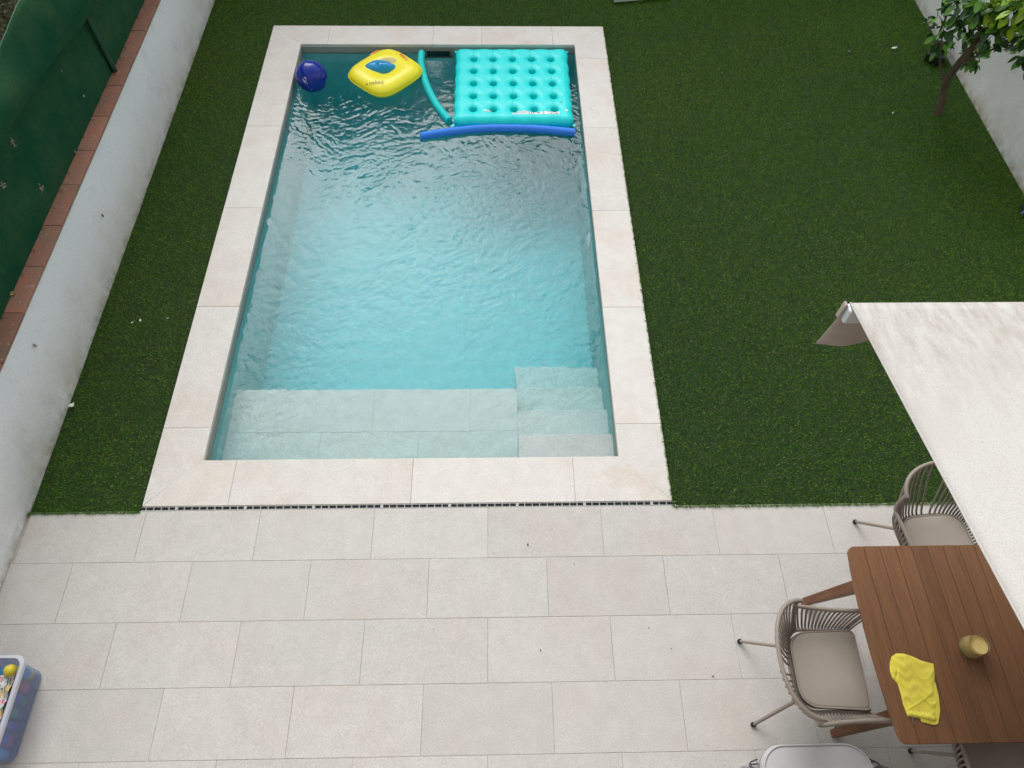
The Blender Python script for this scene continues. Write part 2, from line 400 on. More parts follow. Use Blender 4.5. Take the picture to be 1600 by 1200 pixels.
nt = n.new('ShaderNodeTexNoise'); nt.inputs['Scale'].default_value = 12; nt.inputs['Detail'].default_value = 5; nt.inputs['Roughness'].default_value = .62; nt.inputs['Distortion'].default_value = 2.2
tg = n.new('ShaderNodeTexCoord'); l.new(tg.outputs['Object'], nt.inputs['Vector'])
bp = n.new('ShaderNodeBump'); bp.inputs['Strength'].default_value = 1; bp.inputs['Distance'].default_value = .0006
l.new(nt.outputs['Fac'], bp.inputs['Height']); l.new(bp.outputs[0], gl.inputs['Normal'])
l.new(gl.outputs[0], o_.inputs['Surface']); l.new(va.outputs[0], o_.inputs['Volume'])
water = link('water', me, wm); tag(water, kind='structure')

# ------------------------------------------------------------------ artificial turf
TX0, TX1, TY0, TY1 = -1.13, 7.25, -.394, 8.4
mb = MB()
mb.box(TX0, -CO - .001, TY0, TY1, -.044, -.022); mb.box(W + CO + .001, TX1, TY0, TY1, -.044, -.022); mb.box(-CO, W + CO, L + CO + .001, TY1, -.044, -.022)
lawn = obj('lawn', mb, M['turfbase']); tag(lawn, kind='structure')
def turf(n_per):
    rects = [(TX0, -CO - .014, TY0, TY1), (W + CO + .004, TX1, TY0, TY1), (-CO - .004, W + CO + .004, L + CO + .004, TY1)]
    P = []
    for (a, b, c, d) in rects:
        n_ = int((b - a) * (d - c) * n_per)
        P.append(np.stack([RNG.uniform(a, b, n_), RNG.uniform(c, d, n_)], -1))
    P = np.concatenate(P); keep = (P[:, 1] < 6.5) | (RNG.random(len(P)) < .3)
    for sx_ in (3.445, 1.30):      # seams between the rolls
        s = (np.abs(P[:, 0] - sx_) < .004) & (P[:, 1] > L + CO)
        keep &= ~s
    P = P[keep]; n0_ = len(P)
    nf = 9000; fr = np.concatenate([np.stack([np.full(nf, W + CO - .002) + RNG.uniform(0, .012, nf), RNG.uniform(TY0, L + CO, nf)], -1), np.stack([np.where(RNG.random(nf) < .2, RNG.uniform(TX0, -CO, nf), RNG.uniform(W + CO, TX1, nf)), TY0 + RNG.uniform(-.004, .012, nf)], -1), np.stack([RNG.uniform(-CO, W + CO, nf // 2), L + CO + .006 + RNG.uniform(0, .01, nf // 2)], -1)])
    P = np.concatenate([P, fr]); n_ = len(P)
    lenq = RNG.uniform(.012, .023, n_); wid = RNG.uniform(.0009, .0018, n_)
    az = RNG.uniform(0, 2 * PI, n_); lean = np.abs(RNG.normal(.42, .34, n_)).clip(0, 1.35)
    # patches combed in different directions
    comb = .35 * np.sin(P[:, 0] * 1.9 + 1.2 * np.sin(P[:, 1] * 1.3)) + .25 * np.sin(P[:, 1] * 2.7 + P[:, 0] * .8)
    dx = np.sin(lean) * np.cos(az) + .10 * comb; dy = np.sin(lean) * np.sin(az) - .18 + .10 * comb; dz = np.cos(lean) * (.92 + .08 * comb)
    fdx = np.zeros(n_); fdy = np.zeros(n_); wq_ = P[:, 0] * (np.arange(n_) >= n0_ + nf) + P[:, 1] * (np.arange(n_) < n0_ + nf); wv_ = (.5 + .5 * np.sin(wq_ * 230 + 2 * np.sin(wq_ * 37))) ** 1.5 * (.6 + .4 * np.sin(wq_ * 61))
    fdx[n0_:n0_ + nf] = -.8; fdy[n0_ + nf:] = -.8; lenq[n0_:] *= .75 + .95 * wv_[n0_:]; dx += fdx * (.4 + wv_); dy += fdy * (.4 + wv_)
    dz[n0_:] = np.clip(dz[n0_:], .25, .55)
    nr = np.sqrt(dx ** 2 + dy ** 2 + dz ** 2); dx /= nr; dy /= nr; dz /= nr
    zb_ = np.full((n_, 1), -.0225); zb_[n0_:] = .001; base = np.concatenate([P, zb_], 1); tip = base + np.stack([dx, dy, dz], -1) * lenq[:, None]
    # keep blades out of walls
    tip[:, 0] = np.clip(tip[:, 0], TX0 + .002, TX1 - .002)
    wa = RNG.uniform(0, 2 * PI, n_); wv = np.stack([np.cos(wa), np.sin(wa), np.zeros(n_)], -1) * wid[:, None] / 1.0
    V = np.empty((n_, 3, 3)); V[:, 0] = base - wv; V[:, 1] = base + wv; V[:, 2] = tip
    me = bpy.data.meshes.new('artificial_turf')
    me.vertices.add(n_ * 3); me.vertices.foreach_set('co', V.reshape(-1).astype(np.float32))
    me.loops.add(n_ * 3); me.loops.foreach_set('vertex_index', np.arange(n_ * 3, dtype=np.int32))
    me.polygons.add(n_); me.polygons.foreach_set('loop_start', np.arange(0, n_ * 3, 3, dtype=np.int32))
    me.polygons.foreach_set('loop_total', np.full(n_, 3, dtype=np.int32)); me.update(calc_edges=True)
    cols = np.array([(.030, .115, .003), (.088, .235, .006), (.18, .37, .016), (.33, .47, .06), (.48, .46, .18)])
    ch = RNG.choice(5, n_, p=[.33, .34, .23, .08, .02]); c = cols[ch] * RNG.uniform(.9, 1.45, (n_, 1))
    big = .5 + .5 * np.sin(P[:, 0] * 1.1 + 2 * np.sin(P[:, 1] * .7)) * np.sin(P[:, 1] * .9 + 1)
    c[:, 0] *= 1 + .25 * (big - .5); c[:, 1] *= 1 + .08 * (big - .5)
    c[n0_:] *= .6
    at = me.color_attributes.new('blade', 'FLOAT_COLOR', 'POINT')
    cc = np.ones((n_, 3, 4), dtype=np.float32); cc[:, :, :3] = c[:, None, :]
    at.data.foreach_set('color', cc.reshape(-1))
    return me
tm = mat('turf_blade', (.04, .1, .02), .55, spec=.14)
n, l = tm.node_tree.nodes, tm.node_tree.links; an = n.new('ShaderNodeAttribute'); an.attribute_name = 'blade'
l.new(an.outputs['Color'], n['Principled BSDF'].inputs['Base Color'])
tf = link('artificial_turf', turf(31000), tm); tag(tf, 'dense dark green artificial turf round three sides of the pool', 'turf', kind='stuff')

# ------------------------------------------------------------------ left garden wall
gw = empty('garden_wall', (-1.25, 2.5, 0), label='low white plastered wall with red clay coping tiles left of the pool', cat='wall')
def at0(o, p): o.matrix_parent_inverse = Matrix.Translation(-Vector(p.location)); return o
def wall_mesh(x0, x1, y0, y1, z0, z1, face, amp=.004):
    # box whose garden side is slightly uneven
    ny_, nz_ = 90, 12; v = []; f = []
    for j in range(nz_ + 1):
        for i in range(ny_ + 1):
            y = y0 + (y1 - y0) * i / ny_; z = z0 + (z1 - z0) * j / nz_
            b = amp * (math.sin(y * 3.1 + z * 2) + .6 * math.sin(y * 7.7 - z * 5 + 1) + .4 * math.sin(y * 15 + z * 11))
            v.append((face + b * .5, y, z))
    for j in range(nz_):
        for i in range(ny_):
            a = j * (ny_ + 1) + i; f.append((a, a + 1, a + ny_ + 2, a + ny_ + 1))
    mb = MB().add(v, f); back = x0 if face > (x0 + x1) / 2 else x1
    mb.add([(face - .006 * (1 if face > back else -1), y0, z0), (back, y0, z0), (back, y1, z0), (face - .006 * (1 if face > back else -1), y1, z0),
            (face - .006 * (1 if face > back else -1), y0, z1), (back, y0, z1), (back, y1, z1), (face - .006 * (1 if face > back else -1), y1, z1)],
           [(0, 1, 5, 4), (1, 2, 6, 5), (2, 3, 7, 6), (4, 5, 6, 7), (0, 4, 7, 3)])
    return mb
at0(obj('wall_body', wall_mesh(-1.29, -1.13, -3.35, 8.4, -.044, .762, -1.13), M['plaster'], gw, smooth=True), gw)
M['clay'] = mat('clay_tile', (.30, .115, .078), .8, var=(.215, .105, .072), scale=5, bump=.0015, bscale=60, obj_var=.12, speck=(.36, .30, .25), )  if False else \
    mat('clay_tile', (.34, .145, .095), .85, var=(.25, .15, .10), scale=6, bump=.003, bscale=60, obj_var=.2, speck=((.36, .28, .23), 32, .62))
cy = [-.06 - .415 * k for k in range(8)][::-1] + [.35] + [.766, 1.189, 1.592, 2.031, 2.432, 2.857, 3.272, 3.679, 4.095, 4.51, 4.925, 5.34, 5.755, 6.17, 6.585, 7.0, 7.415, 7.83, 8.245]
for a, b in zip(cy, cy[1:]):
    m_ = (a + b) / 2; h = (b - a) / 2 - .0025
    mb = MB().prism([(-.098 , -h), (.076, -h), (.076, h), (-.098, h)], 0, .024)
    o = obj('cap_tile', mb, M['clay'], gw, bevel=.004, seg=2)
    o.location = (-1.188 + 1.25 + random.uniform(-.002, .002), m_ - 2.5, .768 + random.uniform(-.001, .002)); o.rotation_euler = (0, random.uniform(-.01, .01), random.uniform(-.008, .008))
at0(obj('mortar_bed', MB().box(-1.275, -1.115, -3.3, 8.3, .7622, .767), M['grout'], gw), gw)

# green shade net on posts along the wall
M['net'] = mat('green_net', (.007, .064, .030), .85, var=(.028, .085, .036), scale=3.5, bump=.006, bscale=9, speck=((.004, .040, .018), 150, .55), spec=.1)
M['post'] = mat('green_post', (.007, .055, .025), .45)
M['black'] = mat('black_rubber', (.012, .012, .012), .5)
fence = empty('shade_fence', (-1.33, 2.5, .79), label='green shade net fence on thin posts above the red wall tiles', cat='fence')
posts = [-2.3, .45, 3.47, 6.3]
def net_pt(y, t):
    """t: 0 at the tiles, 1 at the rolled top"""
    d = min(abs(y - p) for p in posts); e = math.exp(-(d / .30) ** 2)
    fold = 1.545 - .17 * math.exp(-(d / .75) ** 2) + .02 * math.sin(y * 2.3)
    wob = .006 * math.sin(y * 31 - t * 26 + 2 * math.sin(y * 5)) * (t > .3) + .004 * math.sin(y * 9 + t * 4) + .007 * math.sin(y * 3.7 - t * 5) + .003 * math.sin(y * 27 + t * 9 + 2 * math.sin(y * 4))
    if t <= .62:
        u = t / .62; z = .775 + (fold - .775) * u; x = -1.248 - .050 * math.sin(u * PI * .5) * (1 - e * .6) + wob * math.sin(u * PI)
    elif t <= .72:
        u = (t - .62) / .10; z = fold - .075 * u; x = -1.298 + .018 * e + .100 * u + wob * .3
    else:
        u = (t - .72) / .28; top = 1.775 + .035 * math.sin(y * 2.1 + 1) + .02 * math.sin(y * 5.3)
        z = fold - .075 + (top - fold + .075) * u
        x = -1.198 + .010 * e + .030 * math.sin(u * PI) * (1 + .5 * math.sin(y * 4.1)) - .065 * u ** 1.2 + .012 * math.sin(y * 6 + u * 5) * u
    return (x, y, z)
v = []; f = []; NYn, NT = 260, 40
for j in range(NT + 1):
    for i in range(NYn + 1):
        y = -3.3 + 11.6 * i / NYn; p = net_pt(y, j / NT)
        v.append(p)
for j in range(NT):
    for i in range(NYn): a = j * (NYn + 1) + i; f.append((a, a + 1, a + NYn + 2, a + NYn + 1))
mb = MB().add(v, f); o = at0(obj('net', mb, M['net'], fence, smooth=True), fence)
so = o.modifiers.new('thickness', 'SOLIDIFY'); so.thickness = .004
M['hem'] = mat('net_hem', (.03, .13, .075), .7)
at0(obj('hem', MB().tube([net_pt(-3.3 + 11.6 * i / 200, 1.0) for i in range(201)], .0045, 6), M['hem'], fence, smooth=True), fence)
for py in posts:
    pp = net_pt(py, .72)
    at0(obj('post', MB().tube([(-1.226, py, .80), (-1.226, py, 1.30), (-1.24, py + .01, 1.38)], [.024, .021, .017], 10), M['post'], fence, smooth=True), fence)
    at0(obj('post_foot', MB().tube([(-1.226, py, .785), (-1.226, py, .822)], .022, 12), M['black'], fence, smooth=True), fence)
# ties along the lower edge of the net
for k in range(40):
    y = -1.2 + k * .21 + random.uniform(-.03, .03)
    if y > 6: break
    at0(obj('tie', MB().tube([(-1.245, y, .80), (-1.235 + random.uniform(0, .015), y + .01, .797), (-1.225 + random.uniform(-.005, .015), y + random.uniform(-.03, .03), .794)], .0018, 4), M['black'], fence), fence)

# ------------------------------------------------------------------ right garden wall
gr = empty('garden_wall', (7.35, 3, 0), label='white plastered wall with dirty foot behind the small citrus tree', cat='wall')
at0(obj('wall_body', wall_mesh(7.25, 7.45, -3.35, 8.4, -.044, 1.9, 7.25), M['plaster_r'], gr, smooth=True), gr)
at0(obj('wall_cap', MB().box(7.22, 7.48, -3.35, 8.4, 1.9005, 1.94), M['clay'], gr, bevel=.004), gr)
# far end wall and the garden beyond (only mirrored in the water)
fw = empty('garden_wall', (3, 8.5, 0), label='white plastered wall closing the far end of the garden', cat='wall')
at0(obj('wall_body', MB().box(-1.29, 7.45, 8.41, 8.6, -.044, 1.5), M['plaster_r'], fw), fw)

def leafy(name, cx, cy, cz, rx, ry, rz, n_, size, m, parent=None, seed=1, lumps=14):
    rg = np.random.default_rng(seed)
    c = rg.normal(0, 1, (lumps, 3)); c /= np.linalg.norm(c, axis=1)[:, None]; c *= rg.uniform(.3, .75, (lumps, 1))
    r = rg.uniform(.28, .5, lumps)
    k = rg.integers(0, lumps, n_); d = rg.normal(0, 1, (n_, 3)); d /= np.linalg.norm(d, axis=1)[:, None]
    P = c[k] + d * (r[k] * rg.uniform(.6, 1.05, n_))[:, None]; P *= np.array([rx, ry, rz]); P += np.array([cx, cy, cz])
    a = rg.normal(0, 1, (n_, 3)); a /= np.linalg.norm(a, axis=1)[:, None]
    b = np.cross(a, rg.normal(0, 1, (n_, 3))); b /= np.linalg.norm(b, axis=1)[:, None]
    s = size * rg.uniform(.6, 1.3, (n_, 1))
    V = np.stack([P - a * s, P + b * s * .45, P + a * s, P - b * s * .45], 1).reshape(-1, 3)
    me = bpy.data.meshes.new(name); me.from_pydata(V.tolist(), [], np.arange(n_ * 4).reshape(-1, 4).tolist()); return link(name, me, m, parent)
M['dark_leaf'] = mat('dark_leaf', (.03, .065, .02), .5, var=(.05, .09, .025), scale=1.5)
M['bark'] = mat('bark', (.16, .11, .075), .9, var=(.07, .05, .035), scale=20, bump=.006, bscale=40, stretch=(1, 1, .25))
for i, (x_, y_, z_, rx, rz) in enumerate(((-.8, 10.6, 3.0, 1.9, 2.6), (2.4, 10.9, 3.1, 2.1, 2.8), (5.6, 10.7, 2.9, 1.9, 2.6), (9.2, 9.0, 2.8, 1.7, 2.3), (-3.9, 8.2, 2.3, 1.5, 1.9))):
    t = empty('evergreen_tree', (x_, y_, 0), label='dark evergreen tree standing beyond the end wall of the garden', cat='tree', group='trees beyond the far wall')
    obj('trunk', MB().tube([(0, 0, -.05), (.05, 0, 1.2), (0, .05, z_)], [.16, .12, .06], 8), M['bark'], t, smooth=True)
    leafy('crown', 0, 0, z_, rx, 1.3, rz, 8000, .20, M['dark_leaf'], t, seed=30 + i, lumps=22)
# neighbour's rough ground cover seen over the net, top left
M['weed'] = mat('weed_leaf', (.06, .11, .03), .6, var=(.14, .12, .06), scale=1.2)
w = leafy('ground_cover', -3.75, 4.6, -.02, 1.9, 3.4, .22, 16000, .035, M['weed'], None, seed=77, lumps=60)
tag(w, 'patchy weeds and dry leaves on the bare ground beyond the green net', 'ground cover', kind='stuff')
# ------------------------------------------------------------------ house behind the camera side
M['render'] = mat('house_render', (.42, .40, .37), .9, bump=.003)
hs_ = empty('house', (3, -3.5, 0), label='pale rendered house whose balcony overlooks the patio', cat='house')
at0(obj('wall', MB().box(-1.29, 9, -3.65, -3.352, -.044, 6.4), M['render'], hs_), hs_)
at0(obj('balcony_slab', MB().box(-1.2, 8.6, -3.35, -2.80, 3.02, 3.16), M['render'], hs_), hs_)

# ------------------------------------------------------------------ awning
M['canvas'] = mat('awning_canvas', (.56, .54, .505), .9, var=(.52, .495, .455), scale=2.2, bump=.0006, bscale=500, speck=((.47, .44, .39), 210, .54), amount=(.45, .75))
n, l = M['canvas'].node_tree.nodes, M['canvas'].node_tree.links
# dirt collects towards the front bar, as streaks and spots
p = n['Principled BSDF']; old = p.inputs['Base Color'].links[0].from_socket
geo = n.new('ShaderNodeNewGeometry'); sp = n.new('ShaderNodeSeparateXYZ'); l.new(geo.outputs['Position'], sp.inputs[0])
m1 = n.new('ShaderNodeMapRange'); m1.inputs[1].default_value = -1.15; m1.inputs[2].default_value = -.36; l.new(sp.outputs['Y'], m1.inputs[0])
t1 = n.new('ShaderNodeTexNoise'); t1.inputs['Scale'].default_value = 1.0; t1.inputs['Detail'].default_value = 7; t1.inputs['Roughness'].default_value = .7
mm = n.new('ShaderNodeMapping'); mm.inputs['Scale'].default_value = (22, 6, 6); l.new(geo.outputs['Position'], mm.inputs[0]); l.new(mm.outputs[0], t1.inputs['Vector'])
m2 = n.new('ShaderNodeMapRange'); m2.inputs[1].default_value = .42; m2.inputs[2].default_value = .72; l.new(t1.outputs['Fac'], m2.inputs[0])
mu = n.new('ShaderNodeMath'); mu.operation = 'MULTIPLY'; l.new(m1.outputs[0], mu.inputs[0]); l.new(m2.outputs[0], mu.inputs[1])
x_ = n.new('ShaderNodeMix'); x_.data_type = 'RGBA'; l.new(mu.outputs[0], x_.inputs[0]); l.new(old, x_.inputs[6]); x_.inputs[7].default_value = (.34, .295, .24, 1)
l.new(x_.outputs[2], p.inputs['Base Color'])
M['valance'] = mat('valance_cloth', (.44, .37, .31), .9, var=(.36, .30, .25), scale=7, bump=.0008, bscale=300)
M['alu'] = mat('white_aluminium', (.62, .64, .65), .35, metallic=.3)
M['steelgrey'] = mat('grey_paint', (.30, .31, .31), .4)
AX = 3.725; AY = -.37; AZ = 2.30
aw = empty('awning', (5, -3.2, 2.9), label='pale dirty canvas awning sloping from the house over the dining table', cat='awning')
v = []; f = []; nu, nv = 60, 60
for j in range(nv + 1):
    for i in range(nu + 1):
        u = i / nu; t = j / nv; x = AX + 4.2 * u; y = AY - 2.95 * t
        z = AZ + .2073 * 2.95 * t - .006 * math.sin(t * PI) + .004 * math.sin(x * 3 + t * 2) * math.sin(t * PI) + .0025 * math.sin(t * 17 + 2 * math.sin(x * 2.2)) * math.exp(-((t - .3) / .1) ** 2)
        v.append((x, y, z))
for j in range(nv):
    for i in range(nu): a = j * (nu + 1) + i; f.append((a, a + nu + 1, a + nu + 2, a + 1))
o = at0(obj('canvas', MB().add(v, f), M['canvas'], aw, smooth=True), aw)
so = o.modifiers.new('thickness', 'SOLIDIFY'); so.thickness = .0025; so.offset = -1
at0(obj('side_hem', MB().tube([(AX, AY - 2.9 * i / 20, AZ + .2073 * 2.9 * i / 20 - .006 * math.sin(i / 20 * PI) + .001) for i in range(21)], .0035, 6), M['canvas'], aw, smooth=True), aw)
mb = MB().box(AX - .012, AX + 4.2, AY - .050, AY + .004, AZ - .090, AZ - .004)
at0(obj('front_bar', mb, M['alu'], aw, bevel=.012, seg=3, smooth=True), aw)
at0(obj('end_cap', MB().box(AX - .026, AX - .0125, AY - .018, AY + .010, AZ - .100, AZ + .002), M['valance'], aw, bevel=.006, seg=2), aw)
at0(obj('end_cap_screw', MB().box(AX - .0275, AX - .0265, AY - .014, AY - .004, AZ - .096, AZ - .088), M['black'], aw), aw)
v = []; f = []; nu, nv = 120, 16
for j in range(nv + 1):
    for i in range(nu + 1):
        x = AX - .002 + 4.2 * i / nu; t = j / nv
        bot_ = .245 + .012 * math.cos((x - AX) * 2 * PI / .62)
        y = AY + .006 + .03 * t * math.exp(-((x - AX) / .12) ** 2) + .010 * math.sin(x * 19 + t) * t + .02 * math.sin(x * 6.5) * t
        v.append((x - .012 * t * t * math.exp(-((x - AX) / .2) ** 2), y, AZ - .092 - bot_ * t))
for j in range(nv):
    for i in range(nu): a = j * (nu + 1) + i; f.append((a, a + nu + 1, a + nu + 2, a + 1))
o = at0(obj('valance', MB().add(v, f), M['valance'], aw, smooth=True), aw); so = o.modifiers.new('thickness', 'SOLIDIFY'); so.thickness = .003
# folding arms and roller box at the house wall
for x1, x2, x3 in ((4.3, 4.9, 4.25), (7.3, 6.7, 7.4)):
    at0(obj('folding_arm', MB().tube([(x3, -3.3, 2.78), (x2, -1.9, 2.52), (x1, -.43, 2.235)], .022, 8), M['alu'], aw, smooth=True), aw)
at0(obj('roller_box', MB().box(AX - .04, AX + 4.24, -3.345, -3.20, 2.80, 2.95), M['alu'], aw, bevel=.02, seg=3), aw)

# ------------------------------------------------------------------ dining table
def wood(name, c1, c2, st):
    m = mat(name, c1, .42, var=c2, scale=7, detail=7, bump=.0006, bscale=40, stretch=st, obj_var=.10, spec=.35, amount=(.3, .7)); return m
M['teak'] = wood('teak', (.245, .120, .058), (.165, .078, .040), (9, .55, 3))
M['teak_leg'] = wood('teak_leg', (.20, .095, .050), (.14, .06, .03), (5, 5, .6))
TXL, TXR, TYN, TYF, TZ = 4.182, 6.05, -1.99, -.953, .75
tb = empty('dining_table', (4.182, -1.47, 0), label='reddish brown slatted wooden dining table with rounded corners and splayed legs', cat='table')
def left_edge(y):
    t = (y - TYN) / (TYF - TYN) * 2 - 1; return TXL + .022 * t * t
def corner(poly_y, x):  # limits for rounded corners
    return poly_y
def plank(x0, x1, first=False, last=False):
    R_ = .045; pts = []
    if first:
        for k in range(7):
            a = PI / 2 * k / 6; pts.append((left_edge(TYN) + R_ - R_ * math.cos(a), TYN + R_ - R_ * math.sin(a)))
        pts = pts  # near-left corner, from the side to the front
        pts += [(x1, TYN), (x1, TYF)]
        for k in range(7):
            a = PI / 2 * k / 6; pts.append((left_edge(TYF) + R_ - R_ * math.sin(a), TYF - R_ + R_ * math.cos(a)))
        for k in range(1, 9):
            y = TYF - R_ + (TYN - TYF + 2 * R_) * k / 9; pts.append((left_edge(y), y))
    else: pts = [(x0, TYN), (x1, TYN), (x1, TYF), (x0, TYF)]
    return pts
xs_ = [4.302 + .0937 * k for k in range(19)]
for k in range(19):
    poly = plank(0, xs_[0] - .0014, True) if k == 0 else plank(xs_[k - 1] + .0014, xs_[k] - .0014)
    cx = sum(p[0] for p in poly) / len(poly)
    mb = MB().prism([(p[0] - cx, p[1] + 1.47) for p in poly], TZ - .024, TZ)
    o = obj('plank', mb, M['teak'], tb, bevel=.0035 if k == 0 else .0018, seg=2 if k == 0 else 1); o.location = (cx - TXL, 0, random.uniform(-.0006, .0006))
M['teak_dark'] = mat('teak_dark', (.035, .016, .009), .7)
at0(obj('batten', MB().box(4.26, 5.98, TYN + .06, TYN + .12, TZ - .05, TZ - .0245).box(4.26, 5.98, TYF - .12, TYF - .06, TZ - .05, TZ - .0245).box(4.26, 5.98, -1.50, -1.44, TZ - .05, TZ - .0245), M['teak_dark'], tb), tb)
at0(obj('apron', MB().box(4.36, 5.90, TYN + .112, TYN + .134, TZ - .13, TZ - .051).box(4.36, 5.90, TYF - .134, TYF - .112, TZ - .13, TZ - .051)
        .box(4.338, 4.36, TYN + .15, TYF - .15, TZ - .13, TZ - .051).box(5.90, 5.922, TYN + .15, TYF - .15, TZ - .13, TZ - .051), M['teak_leg'], tb), tb)
def leg(x0, y0, x1, y1):
    mb = MB(); t, b = .042, .023; zt, zb = TZ - .052, 0.0
    v = [(x1 - b, y1 - b, zb), (x1 + b, y1 - b, zb), (x1 + b, y1 + b, zb), (x1 - b, y1 + b, zb), (x0 - t, y0 - t, zt), (x0 + t, y0 - t, zt), (x0 + t, y0 + t, zt), (x0 - t, y0 + t, zt)]
    mb.add(v, [(3, 2, 1, 0), (4, 5, 6, 7), (0, 1, 5, 4), (1, 2, 6, 5), (2, 3, 7, 6), (3, 0, 4, 7)])
    return at0(obj('leg', mb, M['teak_leg'], tb, bevel=.006, seg=2), tb)
leg(4.42, -1.125, 4.195, -1.080); leg(4.42, -1.815, 4.195, -1.868); leg(5.84, -1.125, 6.06, -1.08); leg(5.84, -1.815, 6.06, -1.865)

# ------------------------------------------------------------------ rope-look chairs
M['taupe'] = mat('taupe_frame', (.30, .25, .21), .5, obj_var=.06)
M['cushion'] = mat('taupe_cushion', (.47, .41, .345), .85, var=(.42, .365, .305), scale=4, bump=.0012, bscale=420, sheen=.15)
def rrect(hx0, hx1, hy0, hy1, r0, r1, n_=8):
    """outline: back half-width hy0, front half-width hy1, x from hx0 (back) to hx1 (front)"""
    pts = []
    for (cx, cy, r, a0) in ((hx1 - r1, hy1 - r1, r1, 0), (hx0 + r0, hy0 - r0, r0, PI / 2), (hx0 + r0, -hy0 + r0, r0, PI), (hx1 - r1, -hy1 + r1, r1, 3 * PI / 2)):
        for k in range(n_): a = a0 + PI / 2 * k / (n_ - 1); pts.append((cx + r * math.cos(a), cy + r * math.sin(a)))
    return pts
def pillow_mesh(out, z0, z1, rings=7, puff=.35, wr=0):
    """cushion over an outline with rolled edges and a crowned top"""
    cx = sum(p[0] for p in out) / len(out); cy = sum(p[1] for p in out) / len(out); n_ = len(out); v = []; f = []
    zm = (z0 + z1) / 2; h = (z1 - z0) / 2; prof = []
    for k in range(rings + 1): a = -PI / 2 + PI * k / rings; prof.append((1 - (1 - math.cos(a)) * .055, zm + h * (1 - puff) * math.sin(a)))
    for s_, z in ((.72, z1 - h * puff * .35), (.45, z1), (.18, z1 - .001)): prof.append((s_, z))
    v.append((cx, cy, z0 + h * puff)); 
    for s_, z in prof:
        for i, p in enumerate(out):
            a = 2 * PI * i / n_; w_ = wr * (math.sin(a * 7 + s_ * 9) + math.sin(a * 4 - s_ * 15)) * (1 if s_ < .9 else 0)
            v.append((cx + (p[0] - cx) * s_, cy + (p[1] - cy) * s_, z + w_))
    for i in range(n_): f.append((0, 1 + (i + 1) % n_, 1 + i))
    for j in range(len(prof) - 1):
        for i in range(n_): k = (i + 1) % n_; f.append((1 + j * n_ + i, 1 + j * n_ + k, 1 + (j + 1) * n_ + k, 1 + (j + 1) * n_ + i))
    f.append(tuple(1 + (len(prof) - 1) * n_ + i for i in range(n_)))
    return MB().add(v, f)
def sstep(t): t = max(0, min(1, t)); return t * t * (3 - 2 * t)
def rim(s):
    """s -1..1 round the chair from the front of one arm over the back to the other"""
    a = abs(s); sg = 1 if s >= 0 else -1
    if a > .46:      # arm
        u = (a - .46) / .54; x = -.185 + .47 * u; y = .292 - .012 * math.sin(u * PI) + .02 * (1 - u); z = .625 - .015 * u - .10 * sstep((u - .87) / .13)
        y -= .02 * sstep((u - .8) / .2)
    elif a > .40:    # dip from back rail to arm
        u = (a - .40) / .06; x = -.215 - .02 * math.sin(u * PI) + .03 * u; y = .300 + .012 * u; z = .80 - .175 * sstep(u)
    else:
        th = a / .40 * PI / 2 * .98; x = -.205 - .205 * math.cos(th) ** .85 ; y = .302 * math.sin(th) ** .9; z = .80 + .025 * math.cos(th) - .02 * (a / .40) ** 3
    return Vector((x, sg * y, z))
def seat_ring(s):
    a = abs(s); sg = 1 if s >= 0 else -1
    if a > .46: u = (a - .46) / .54; return Vector((-.10 + .29 * u, sg * (.222 - .006 * u), .425))
    th = a / .46 * PI / 2; return Vector((-.10 - .115 * math.cos(th) ** .8, sg * .222 * math.sin(th) ** .75, .425))
